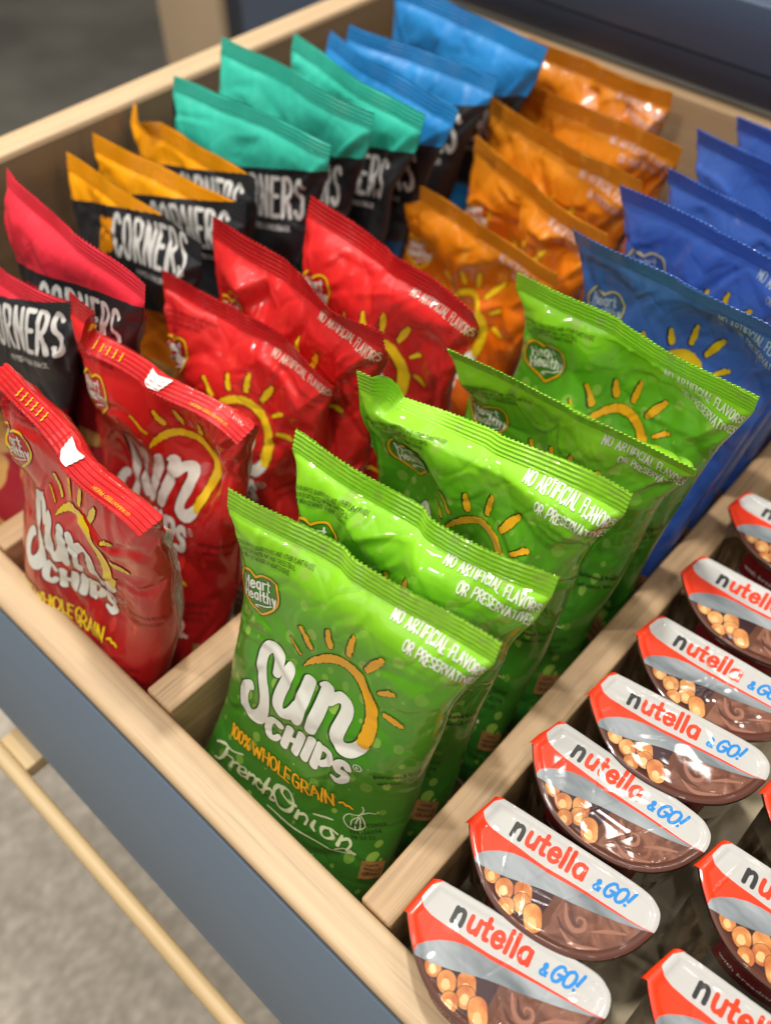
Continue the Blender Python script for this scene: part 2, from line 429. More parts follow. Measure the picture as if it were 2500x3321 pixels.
class Field:
    """signed distance field on a regular grid, negative inside"""
    def __init__(s, x0, y0, x1, y1, cell):
        s.c = cell
        s.x = np.arange(x0, x1 + cell, cell); s.y = np.arange(y0, y1 + cell, cell)
        s.F = np.full((len(s.y), len(s.x)), 50.0)
    def strokes(s, L, grow=0.0, dx=0.0, dy=0.0):
        for p in L:
            p = np.asarray(p, float)
            q = p[:, :2] + [dx, dy]; r = p[:, 2] + grow
            for i in range(max(1, len(q) - 1)):
                a = q[i]; b = q[min(i + 1, len(q) - 1)]; ra = r[i]; rb = r[min(i + 1, len(q) - 1)]
                m = max(ra, rb) + 2 * s.c
                i0, i1 = np.searchsorted(s.x, [min(a[0], b[0]) - m, max(a[0], b[0]) + m])
                j0, j1 = np.searchsorted(s.y, [min(a[1], b[1]) - m, max(a[1], b[1]) + m])
                if i1 <= i0 or j1 <= j0: continue
                X = s.x[None, i0:i1]; Y = s.y[j0:j1, None]
                d = b - a; L2 = d @ d + 1e-9
                t = np.clip(((X - a[0]) * d[0] + (Y - a[1]) * d[1]) / L2, 0, 1)
                D = np.hypot(X - a[0] - t * d[0], Y - a[1] - t * d[1]) - (ra + (rb - ra) * t)
                np.minimum(s.F[j0:j1, i0:i1], D, out=s.F[j0:j1, i0:i1])
        return s
    def poly(s, pts, op='union'):
        p = np.asarray(pts, float)
        X = s.x[None, :]; Y = s.y[:, None]
        D = np.full(s.F.shape, 1e9); ins = np.zeros(s.F.shape, bool)
        for i in range(len(p)):
            a = p[i]; b = p[(i + 1) % len(p)]
            d = b - a; L2 = d @ d + 1e-12
            t = np.clip(((X - a[0]) * d[0] + (Y - a[1]) * d[1]) / L2, 0, 1)
            np.minimum(D, np.hypot(X - a[0] - t * d[0], Y - a[1] - t * d[1]), out=D)
            if a[1] != b[1]:
                c = (Y < a[1]) != (Y < b[1])
                ins ^= c & (X < (b[0] - a[0]) * (Y - a[1]) / (b[1] - a[1]) + a[0])
        D = np.where(ins, -D, D)
        s.F = np.minimum(s.F, D) if op == 'union' else np.maximum(s.F, D)
        return s
    def clip(s, other):
        s.F = np.maximum(s.F, other); return s
    def rough(s, amp, scale, seed):
        rng = np.random.default_rng(seed)
        N = 0
        for k in range(5):
            a = rng.uniform(0, 6.28); f = scale * rng.uniform(.6, 1.8); N = N + np.sin(f * (np.cos(a) * s.x[None] + np.sin(a) * s.y[:, None]) + rng.uniform(0, 6.28))
        s.F = s.F + N * amp / 2; return s
    def mesh(s):
        """marching squares -> (verts 2-D, polygons as (flat loops, totals))"""
        F = s.F; ny, nx = F.shape
        ins = F < 0
        case = ins[:-1, :-1] * 1 + ins[:-1, 1:] * 2 + ins[1:, 1:] * 4 + ins[1:, :-1] * 8
        if not case.any(): return np.zeros((0, 2)), np.zeros(0, int), np.zeros(0, int)
        gid = np.full(F.shape, -1); used = np.zeros(F.shape, bool)
        used |= ins
        gid[used] = np.arange(used.sum())
        XX, YY = np.meshgrid(s.x, s.y)
        V = [np.stack([XX[used], YY[used]], 1)]; nb = used.sum()
        # edge crossings
        he = np.full((ny, nx - 1), -1); m = ins[:, :-1] != ins[:, 1:]
        a = F[:, :-1][m]; b = F[:, 1:][m]; t = a / (a - b)
        he[m] = nb + np.arange(m.sum()); V.append(np.stack([XX[:, :-1][m] + t * s.c, YY[:, :-1][m]], 1)); nb += m.sum()
        ve = np.full((ny - 1, nx), -1); m = ins[:-1] != ins[1:]
        a = F[:-1][m]; b = F[1:][m]; t = a / (a - b)
        ve[m] = nb + np.arange(m.sum()); V.append(np.stack([XX[:-1][m], YY[:-1][m] + t * s.c], 1)); nb += m.sum()
        c0, c1, c2, c3 = gid[:-1, :-1], gid[:-1, 1:], gid[1:, 1:], gid[1:, :-1]
        e0, e1, e2, e3 = he[:-1], ve[:, 1:], he[1:], ve[:, :-1]
        T = {1: [(c0, e0, e3)], 2: [(e0, c1, e1)], 3: [(c0, c1, e1, e3)], 4: [(e1, c2, e2)], 5: [(c0, e0, e3), (e1, c2, e2)], 6: [(e0, c1, c2, e2)],
             7: [(c0, c1, c2, e2, e3)], 8: [(e3, e2, c3)], 9: [(c0, e0, e2, c3)], 10: [(e0, c1, e1), (e3, e2, c3)], 11: [(c0, c1, e1, e2, c3)],
             12: [(e3, e1, c2, c3)], 13: [(c0, e0, e1, c2, c3)], 14: [(e0, c1, c2, c3, e3)], 15: [(c0, c1, c2, c3)]}
        loops = []; tot = []
        for k, polys in T.items():
            m = case == k
            if not m.any(): continue
            for p in polys:
                arr = np.stack([q[m] for q in p], 1)
                loops.append(arr.ravel()); tot.append(np.full(len(arr), len(p)))
        return np.vstack(V), np.concatenate(loops), np.concatenate(tot)

class Art:
    """a stack of flat colour layers"""
    def __init__(s): s.V = []; s.L = []; s.T = []; s.I = []; s.Z = []; s.names = []; s.n = 0
    def add(s, mat, z, V, loops, tot):
        if not len(tot): return
        if mat not in s.names: s.names.append(mat)
        s.V.append(V); s.L.append(loops + s.n); s.T.append(tot); s.I.append(np.full(len(tot), s.names.index(mat))); s.Z.append(np.full(len(V), z)); s.n += len(V)
    def field(s, mat, z, F): s.add(mat, z, *F.mesh())
    def done(s):
        s.V = np.vstack(s.V); s.L = np.concatenate(s.L); s.T = np.concatenate(s.T); s.I = np.concatenate(s.I); s.Z = np.concatenate(s.Z)
        s.S = np.concatenate([[0], np.cumsum(s.T)[:-1]])
        return s

_txt = {}
def font_text(text, ht, bold=0.0):
    """small type from Blender's built-in face -> flat triangles, cap height = ht"""
    k = (text, bold)
    if k not in _txt:
        c = bpy.data.curves.new('type', 'FONT'); c.body = text; c.resolution_u = 1; c.offset = bold; c.size = 1
        o = bpy.data.objects.new('type', c); COL.objects.link(o)
        dg = bpy.context.evaluated_depsgraph_get(); ev = o.evaluated_get(dg); me = ev.to_mesh()
        V = np.empty(len(me.vertices) * 3); me.vertices.foreach_get('co', V)
        L = np.empty(len(me.loops), int); me.loops.foreach_get('vertex_index', L)
        T = np.empty(len(me.polygons), int); me.polygons.foreach_get('loop_total', T)
        ev.to_mesh_clear(); bpy.data.objects.remove(o); bpy.data.curves.remove(c)
        _txt[k] = (V.reshape(-1, 3)[:, :2], L, T)
    V, L, T = _txt[k]
    return V * ht / .70, L, T

def put_text(art, mat, z, text, x, y, ht, width=None, ang=0.0, bold=0.0, slant=0.0, align=0):
    V, L, T = font_text(text, ht, bold)
    V = V.copy(); w = V[:, 0].max() - V[:, 0].min(); V[:, 0] -= V[:, 0].min()
    if width is not None: V[:, 0] *= width / w; w = width
    if align == 1: V[:, 0] -= w / 2
    V[:, 0] += slant * V[:, 1]
    c, s = math.cos(ang), math.sin(ang)
    art.add(mat, z, np.stack([x + V[:, 0] * c - V[:, 1] * s, y + V[:, 0] * s + V[:, 1] * c], 1), L, T)

BH = 240.0          # flat height of the sun-logo bags; all art is measured from the bottom (mm)
LOGO = dict(S=[[(-30.0,114.6,2.62),(-29.7,119.3,3.3),(-30.2,124.3,3.42),(-32.0,129.1,3.55),(-35.0,131.3,3.66),(-37.9,130.1,3.88),(-40.4,125.7,3.45),(-41.1,119.9,3.34),(-40.3,113.3,3.38),(-38.2,105.7,3.43),(-35.5,98.4,3.47),(-33.7,91.2,3.43),(-33.3,83.8,3.65),(-34.7,76.2,4.31),(-38.0,70.4,5.25),(-43.0,69.5,4.62),(-47.0,72.8,4.04),(-49.3,79.0,3.74),(-49.5,85.7,3.61),(-48.2,91.1,3.57),(-46.0,93.7,3.46),(-44.7,92.8,2.53)]],
    u=[[(-24.1,125.6,1.54),(-23.2,121.5,3.26),(-23.4,114.1,3.47),(-24.8,104.8,3.46),(-25.2,96.9,3.52),(-24.0,92.1,3.63),(-21.1,90.1,3.72),(-17.7,91.5,3.61),(-15.0,96.0,3.4),(-13.1,101.7,3.36)]],
    u2=[[(-10.3,122.3,3.82),(-10.8,113.8,4.04),(-11.4,104.0,4.21),(-11.9,94.1,4.22),(-11.9,89.8,2.7)]],
    n=[[(-3.2,124.1,1.51),(0.5,124.3,3.75),(0.1,115.0,3.83),(-0.8,103.1,4.01),(-2.3,90.9,3.39)]],
    n2=[[(3.5,116.7,3.04),(6.9,121.7,3.15),(10.5,123.6,3.57),(14.0,122.3,4.01),(15.4,117.6,4.11),(14.6,110.0,4.11),(13.8,102.8,4.33),(14.6,97.8,4.53),(17.9,94.8,4.54),(23.2,96.1,4.34),(27.5,101.3,4.12),(29.2,104.9,3.78)]],
    arc=[[(-16.1,129.3,0.3),(-12.7,134.7,1.42),(-7.9,140.3,2.12),(-1.8,145.5,2.8),(4.7,148.1,3.12),(11.1,147.6,3.24),(16.6,145.2,3.31),(21.3,141.2,3.46),(25.2,136.5,3.62),(28.4,130.3,3.73),(30.3,122.9,3.85),(30.6,114.1,4.07),(29.5,107.0,3.91)]],
    rays=[[(-25.8,146.2,0.3),(-18.9,137.2,0.75)],[(-20.2,157.0,1.29),(-16.5,151.0,1.59),(-13.7,145.4,1.6)],[(-4.6,164.5,1.18),(-3.5,159.3,1.89),(-2.1,154.5,1.62)],[(9.7,170.1,1.01),(9.2,163.5,1.7),(8.8,156.4,1.59)],[(27.2,167.7,1.45),(24.2,161.5,2.42),(20.4,153.5,1.85)],[(39.6,152.9,0.94),(36.2,150.6,1.76),(30.6,145.0,1.04)],[(47.2,134.5,1.53),(42.5,134.3,2.3),(36.9,133.6,1.69)]],
    C=[[(-21.3,77.6,2.8),(-23.5,79.3,2.45),(-26.4,78.4,2.38),(-28.5,73.7,2.49),(-28.8,67.4,2.61),(-27.2,63.0,2.63),(-23.5,63.3,2.18),(-20.8,67.3,1.73)]],
    H=[[(-14.5,80.2,2.68),(-16.4,63.9,2.77)],[(-6.6,82.0,2.64),(-8.4,65.5,2.74)],[(-15.1,72.2,2.21),(-7.7,73.8,2.19)]],
    I=[[(-0.0,83.4,2.7),(-1.8,66.6,2.8)]],
    P=[[(5.7,83.8,2.44),(5.0,66.9,2.94)],[(6.2,83.3,2.03),(10.9,84.8,2.34),(13.6,82.6,2.42),(13.1,76.6,2.45),(9.0,71.8,2.07)]],
    S2=[[(25.5,82.6,2.15),(23.6,85.9,2.53),(20.5,84.7,2.31),(18.7,80.1,2.5),(20.7,76.8,2.67),(23.9,76.5,2.74),(24.5,71.9,2.61),(21.6,67.5,2.55),(18.0,68.1,2.23)]])
HEART = [(-51.5, 201.0), (-55.5, 204.2), (-60.0, 203.0), (-63.2, 197.0), (-62.6, 189.5), (-57.0, 183.5), (-51.0, 179.0), (-47.8, 176.6),
         (-44.0, 179.5), (-39.0, 185.0), (-36.4, 192.5), (-37.4, 200.0), (-41.0, 204.0), (-46.5, 204.0), (-51.5, 201.0)]

def lift(L, d=28.0):
    return [smooth(np.asarray(p) + [0, d, 0], 5) for p in L]

PAL = dict(
    G=dict(sh='dgreen', fill='mgreen', sun='orange', ink='white', txt='white', small='black', script='cream'),
    R=dict(sh='dred', fill='mred', sun='yellow', ink='white', txt='pink', small='dred', script='pink'),
    O=dict(sh='dorange', fill='morange', sun='yellow', ink='white', txt='pink', small='dorange', script='pink'),
    U=dict(sh='dblue', fill='mblue', sun='yellow', ink='white', txt='pblue', small='dblue', script='pblue'))

_art = {}
def sun_art(kind, fine):
    k = (kind, fine)
    if k in _art: return _art[k]
    p = PAL[kind]; cell = .5 if fine else .9
    # -- name and rising sun
    A = Art()
    word = lift(LOGO['S'] + LOGO['u'] + LOGO['u2'] + LOGO['n'] + LOGO['n2'])
    chips = lift(LOGO['C'] + LOGO['H'] + LOGO['I'] + LOGO['P'] + LOGO['S2'])
    arc = lift(LOGO['arc']); rays = lift(LOGO['rays'])
    box_ = (-56, 88, 54, 206)
    A.field(p['sh'], .10, Field(*box_, cell).strokes(word + chips, .55, -1.0, -.5).strokes(arc + rays, .5, -.6, -.4))
    A.field(p['ink'], .22, Field(*box_, cell).strokes(word + chips))
    A.field(p['sun'], .30, Field(*box_, cell).strokes(arc + rays).rough(.22, 2.2, 3))
    if fine:
        ring = [np.array([(30.4 + 2.4 * math.cos(a), 116.4 + 2.4 * math.sin(a), .22) for a in np.linspace(0, 6.2832, 25)])]
        A.field(p['ink'], .22, Field(26, 112, 35, 121, .2).strokes(ring))
        put_text(A, p['ink'], .22, 'R', 30.4, 115.2, 2.4, align=1)
    A.done()
    # -- heart badge
    B = Art(); hc = .32 if fine else .6
    hp = smooth(HEART, 4)[:-1]
    hb = (-68, 172, -30, 210)
    edge = [np.vstack([np.c_[hp, np.full(len(hp), .75)], [np.r_[hp[0], .75]]])]
    B.field(p['fill'], .10, Field(*hb, hc).poly(hp))
    B.field(p['sh'], .16, Field(*hb, hc).strokes(edge, .35, -.2, -.3))
    B.field('gold' if kind == 'U' else p['sun'], .24, Field(*hb, hc).strokes(edge))
    a = math.radians(4)
    hl = letters('Heart', -58.4, 193.8, 6.6, .56, a, gap=.14, jit=.03, seed=4, width=16.5)
    hl += letters('Healthy', -59.0, 186.2, 6.6, .56, a, gap=.14, jit=.03, seed=7, width=21.5)
    hl += [smooth([(-40.5, 186.0, .45), (-44.0, 184.4, .45), (-50.2, 183.0, .45), (-51.0, 182.0, .4), (-49.0, 181.4, .3)], 5)]
    B.field(p['txt'] if kind == 'U' else p['ink'], .42, Field(*hb, hc if fine else .5).strokes(hl))
    B.done()
    # -- the remaining print, one part each
    parts = [('logo', A), ('heart_badge', B)]
    def part(nm): q = Art(); parts.append((nm, q)); return q
    tc = .32 if fine else .55
    T = part('claim_text')
    tb = (18, 200, 76, 226)
    L = letters('NO ARTIFICIAL FLAVORS', 22.3, 217.2, 5.5, .39, .03, gap=.14, jit=.06, seed=3, width=49)
    if kind != 'R': L += letters('OR PRESERVATIVES', 33.6, 208.3, 5.5, .39, .04, gap=.14, jit=.06, seed=9, width=38)
    T.field(p['txt'], .20, Field(*tb, tc).strokes(L))
    T = part('grain_text')
    wl = []
    for i, w in enumerate(('100%', 'WHOLE', 'GRAIN')):
        wl += letters(w, (-56, -37.4, -5.6)[i], (62.8, 62.6, 64.2)[i], 12.0, .80, (-.02, .05, .12)[i], jit=.02, seed=i, width=(16.5, 29.5, 27)[i])
    wl += [smooth([(23.6, 73.0, .8), (25.6, 74.6, .9), (27.6, 72.9, .9), (29.4, 73.6, .9), (31.5, 72.4, .8)], 5)]
    wb = (-60, 56, 36, 82)
    T.field(p['sh'], .10, Field(*wb, tc).strokes(wl, .4, -.4, -.3))
    T.field(p['sun'], .22, Field(*wb, tc).strokes(wl))
    T = part('flavor_text')
    fs = []
    def sc(pts, r): fs.append(smooth([(x, y, r * (.75 + .5 * ((i % 3) == 1))) for i, (x, y) in enumerate(pts)], 6))
    sc([(-66, 46), (-60, 50), (-52, 50), (-44, 54)], .95); sc([(-56, 50), (-57, 42), (-60, 34), (-64, 32)], 1.1); sc([(-58, 42), (-51, 43)], .8)
    sc([(-50, 42), (-51, 34)], 1.0); sc([(-50.5, 38), (-47, 42), (-44.5, 41)], .9)
    sc([(-45, 36), (-40, 38), (-40, 42), (-44, 41), (-45, 35), (-42, 33), (-38, 35)], .9)
    sc([(-37, 42), (-38, 34)], 1.0); sc([(-37.5, 38), (-34, 42), (-32, 40), (-33, 33)], .95)
    sc([(-26, 41), (-30, 42), (-31, 36), (-28, 33), (-25, 35)], .9)
    sc([(-22, 52), (-24, 42), (-25, 32)], 1.1); sc([(-24, 38), (-20.5, 42), (-18.5, 39), (-19.5, 32), (-17, 33)], 1.0)
    sc([(-8, 56), (-15, 52), (-17.5, 42), (-13, 32), (-6, 34), (-3, 44), (-6, 54), (-11, 55), (-12, 48), (-7, 44), (-2, 45)], 1.25)
    sc([(1, 43), (0, 33)], 1.1); sc([(.5, 38), (5, 43), (7.5, 40), (6.5, 33)], 1.05)
    sc([(12, 43), (11, 36), (13, 33)], 1.1); sc([(10.5, 49), (16, 51), (22, 53)], .8)
    sc([(22, 44), (17.5, 41), (17.5, 35), (21, 33.5), (25, 38), (22, 44), (27, 43)], 1.05)
    sc([(30, 44), (29, 34)], 1.1); sc([(29.5, 39), (34, 44), (36.5, 40), (35, 33), (40, 34)], 1.05)
    sc([(-20, 25), (0, 24), (22, 26), (36, 31), (38, 35), (33, 34), (28, 29)], .55)
    T.field(p['script'], .20, Field(-70, 20, 46, 60, .42 if fine else .7).strokes(fs))
    on = [smooth([(x, y, .42) for x, y in q], 5) for q in ([(37, 70), (35, 68), (30, 66), (28, 60), (31, 55), (37, 55), (41, 60), (39, 66), (37, 69)], [(36, 68), (38, 74), (37, 78)], [(37, 70), (41, 74), (45, 75)],
          [(36, 67), (33, 62), (33, 57)], [(36.5, 67), (35.5, 61), (36, 56)], [(37, 67), (38, 62), (38.5, 57)])]
    if kind == 'G':
        T = part('onion_drawing'); T.field(p['script'], .20, Field(24, 50, 48, 80, .3 if fine else .6).strokes(on))
    if fine:
        T = part('health_text')
        for i, (s_, w_) in enumerate((('DIETS RICH IN WHOLE GRAIN FOODS AND OTHER PLANT FOODS,', 47), ('AND LOW IN SATURATED FAT AND CHOLESTEROL,', 36), ('MAY REDUCE THE RISK OF HEART DISEASE.', 31))):
            put_text(T, p['small'], .2, s_, -67 + i * 2.6, 219.4 - i * 3.6, 2.7, w_, -.025, .0)
        T = part('freshness_text')
        put_text(T, p['small'], .2, 'guaranteed fresh', 39.4, 112.6, 3.0, 31, .52, .012)
        put_text(T, p['small'], .2, 'until printed date', 43.0, 107.4, 2.5, 25, .56, .012)
        T = part('date_code')
        put_text(T, 'black', .28, '19DEC2023', 32.6, 55.0, 3.2, 23, .50, .004)
        put_text(T, 'black', .28, '326326374', 34.0, 50.0, 3.0, 19, .44, .004)
        put_text(T, 'black', .28, '78 23:32', 35.5, 45.6, 3.0, 15, .42, .004)
    T = part('grain_stamp')
    st = (44, 12, 62, 34)
    T.field('brown', .12, Field(*st, .5).poly([(46, 13.5), (60, 15.5), (59.4, 32.5), (45.4, 31)]))
    put_text(T, 'black', .2, '100%', 52.6, 27, 2.2, 7, .1, .02, align=1)
    put_text(T, 'black', .2, 'WHOLE', 52.8, 22, 3.2, 11, .12, .02, align=1)
    put_text(T, 'black', .2, 'GRAIN', 52.8, 17.6, 3.2, 11, .12, .02, align=1)
    for nm, q in parts[2:]: q.done()
    _art[k] = parts
    return _art[k]

# the flat drawing was taken off a filled bag; this lays it back onto the unfilled film
LAY = np.array([[7.36, 133.21], [75.85, 2.89], [-7.63, 99.93], [-3.14, -11.52], [3.32, 2.38], [0.56, 11.02]])
def lay(V):
    a = V[:, 0] / 75; b = (V[:, 1] - 120) / 120
    return np.stack([np.ones_like(a), a, b, a * a, a * b, b * b], 1) @ LAY

def corner_art(kind):
    if kind in _art: return _art[kind]
    A = Art()
    a = math.atan(.265)
    x0, y0 = -8.0, 194.0
    L = letters('CORNERS', x0, y0, 27, 1.5, a, gap=.22, width=77)
    A.field('grey', .2, Field(-14, 180, 78, 252, .7).strokes(L, .25))
    P = letters('POP', -28, 196.5, 14, 1.3, a, gap=.16, width=18)
    P += [np.array([(-23.0, 193.0, 4.6)]), np.array([(-16.2, 198.0, 5.2)])]
    A.field('pop' + kind, .16, Field(-40, 182, 0, 226, .7).strokes(P, .35))
    put_text(A, 'grey', .2, 'POPPED-CORN SNACK', 18, 190.5, 4.0, 42, a, .02)
    A.done()
    _art[kind] = (('logo', A),)
    return _art[kind]

# ------------------------------------------------------------------ bag shape: a small film simulation
def sim_bag(seed, W=150., H=240., nu=46, nv=74, iters=190, thick=38., seal=12., KC=.8, sm=.022, dents=5, amp=.7):
    """inflate a flat tube (front columns 0..nu, back columns back again) sealed at both ends"""
    rng = np.random.default_rng(seed)
    nc = 2 * nu; hu = W / nu; hv = H / nv
    i = np.arange(nc); xs = np.where(i <= nu, i, nc - i) * hu - W / 2
    X = np.zeros((nv + 1, nc, 3)); X[:, :, 0] = xs[None]; X[:, :, 1] = (np.arange(nv + 1) * hv)[:, None]
    side = np.where((i > 0) & (i < nu), 1., np.where(i > nu, -1., 0.))
    def noise(n):
        o = 0
        for k in range(n):
            a = rng.uniform(0, 2 * np.pi); f = rng.uniform(.5, 3) / W * 2 * np.pi; p = rng.uniform(0, 6.28)
            o = o + np.sin((np.cos(a) * X[:, :, 0] + np.sin(a) * X[:, :, 1]) * f + p + side[None] * rng.uniform(-2, 2))
        return o / np.sqrt(n)
    X[:, :, 2] = side[None] + noise(6) * .8
    top = int(round(nv - seal / hv)); bot = int(round(8 / hv))
    j = np.arange(nv + 1); sealed = (j >= top) | (j <= bot); mir = (nc - i) % nc
    def solve(A, B, L, kc, ke):
        d = B - A; l = np.sqrt((d * d).sum(-1, keepdims=True)) + 1e-9
        c = (l - L) / l
        return d * (c * np.where(c > 0, ke, kc) * .5)
    hd = math.hypot(hu, hv)
    pm = np.clip(1 + amp * noise(9), -.6, 3)[..., None]
    ds = [(rng.uniform(-W / 2, W / 2), rng.uniform(.12 * H, .88 * H), rng.uniform(9, 22), rng.uniform(.2, .6), rng.integers(0, 2) * 2 - 1) for _ in range(dents)]
    pm = pm * (1.75 - 1.25 * (np.arange(nv + 1) * hv / H))[:, None, None]      # the chips settle at the bottom
    P = 1.25
    for it in range(iters):
        du = np.roll(X, -1, 1) - np.roll(X, 1, 1)
        dv = np.empty_like(X); dv[1:-1] = X[2:] - X[:-2]; dv[0] = X[1] - X[0]; dv[-1] = X[-1] - X[-2]
        n = np.cross(du, dv); n /= np.linalg.norm(n, axis=-1, keepdims=True) + 1e-9
        t = X[:, 1:nu, 2].max() - X[:, nu + 1:, 2].min()
        p = P * min(1., max(-.3, (thick - t) / thick * 3))
        n[sealed] = 0
        X += n * p * pm
        if iters * .25 < it < iters * .8:
            for (dx, dy, dr, da, sg) in ds:
                g = np.exp(-((xs[None] - dx) ** 2 + ((j * hv)[:, None] - dy) ** 2) / dr ** 2) * (side[None] * sg >= 0)
                X -= n * (g * da * .55 * P)[..., None]
        for s in range(2):
            for k in range(2):
                c = solve(X[:, 0:nc:2], X[:, 1:nc:2], hu, KC, .95); X[:, 0:nc:2] += c; X[:, 1:nc:2] -= c
                X = np.roll(X, -1, 1) if k == 0 else np.roll(X, 1, 1)
            for o in (0, 1):
                m = len(range(o, nv, 2)); a = slice(o, nv, 2); b = slice(o + 1, o + 1 + 2 * m, 2)
                c = solve(X[a], X[b], hv, KC, .95); X[a] += c; X[b] -= c
                for r in (-1, 1):
                    c = solve(X[a], np.roll(X[b], r, 1), hd, .1, .6); X[a] += c; X[b] -= np.roll(c, -r, 1)
        lap = np.zeros_like(X); lap[1:-1] = (X[2:] + X[:-2] + np.roll(X, 1, 1)[1:-1] + np.roll(X, -1, 1)[1:-1]) / 4 - X[1:-1]
        lap[:, 0] *= .2; lap[:, nu] *= .2
        X += lap * (sm if it < iters - 12 else .10)
        m = (X[sealed] + X[sealed][:, mir]) / 2; m[..., 2] *= .85
        X[sealed] = m
        # the two films cannot pass through each other
        gap = X[:, 1:nu, 2] - X[:, nc - 1:nu:-1, 2]
        push = np.maximum(0, 3.0 - gap) * .5 * (~sealed)[:, None]
        X[:, 1:nu, 2] += push; X[:, nc - 1:nu:-1, 2] -= push
    X[:, :, 1] -= X[:, :, 1].min()
    X[:, :, 0] -= X[top:, :, 0].mean()
    return X[:, :nu + 1].copy(), np.concatenate([X[:, nu:], X[:, :1]], 1).copy(), top, bot

def up2(P):
    """double the grid resolution with Catmull-Rom"""
    for ax in (0, 1):
        P = np.moveaxis(P, ax, 0)
        e = np.concatenate([2 * P[:1] - P[1:2], P, 2 * P[-1:] - P[-2:-1]])
        mid = (-e[:-3] + 9 * e[1:-2] + 9 * e[2:-1] - e[3:]) / 16
        o = np.empty((2 * len(P) - 1,) + P.shape[1:]); o[0::2] = P; o[1::2] = mid
        P = np.moveaxis(o, 0, ax)
    return P

def normals(P):
    n = np.cross(np.gradient(P, axis=1), np.gradient(P, axis=0))
    return n / (np.linalg.norm(n, axis=-1, keepdims=True) + 1e-12)

def bilinear(G, fu, fv):
    nv, nu = G.shape[:2]
    fu = np.clip(fu, 0, nu - 1.001); fv = np.clip(fv, 0, nv - 1.001)
    i = fu.astype(int); j = fv.astype(int); a = (fu - i)[:, None]; b = (fv - j)[:, None]
    return (G[j, i] * (1 - a) + G[j, i + 1] * a) * (1 - b) + (G[j + 1, i] * (1 - a) + G[j + 1, i + 1] * a) * b

def facets(seed, H, n, amp, umat, vm):
    """flat facets with sharp folds between them, as in crumpled film (finer towards the top)"""
    r = np.random.default_rng(seed)
    pts = [(x, y) for x in (-80, 80) for y in (-5, H * .33, H * .66, H + 5)]
    k = 0
    while len(pts) < n + 8 and k < 4000:
        k += 1
        p = (r.uniform(-78, 78), H * (1 - r.uniform(0, 1) ** 1.5))
        dm = 8 + 20 * (1 - p[1] / H)
        if all((p[0] - q[0]) ** 2 + (p[1] - q[1]) ** 2 > dm * dm for q in pts): pts.append(p)
    vs, _, tris, _, _, _ = delaunay_2d_cdt([Vector(p) for p in pts], [], [], 0, 1e-4)
    hz = r.normal(0, 1, len(vs)) * amp
    U = umat * np.ones_like(vm * umat); V = vm * np.ones_like(U); out = np.zeros_like(U)
    for t in tris:
        a, b, c = [np.array(vs[i]) for i in t]
        d = (b[1] - c[1]) * (a[0] - c[0]) + (c[0] - b[0]) * (a[1] - c[1])
        if abs(d) < 1e-9: continue
        l0 = ((b[1] - c[1]) * (U - c[0]) + (c[0] - b[0]) * (V - c[1])) / d
        l1 = ((c[1] - a[1]) * (U - c[0]) + (a[0] - c[0]) * (V - c[1])) / d
        l2 = 1 - l0 - l1
        m = (l0 >= -1e-6) & (l1 >= -1e-6) & (l2 >= -1e-6)
        out[m] = (l0 * hz[t[0]] + l1 * hz[t[1]] + l2 * hz[t[2]])[m]
    return out

def sstep(x): x = np.clip(x, 0, 1); return x * x * (3 - 2 * x)

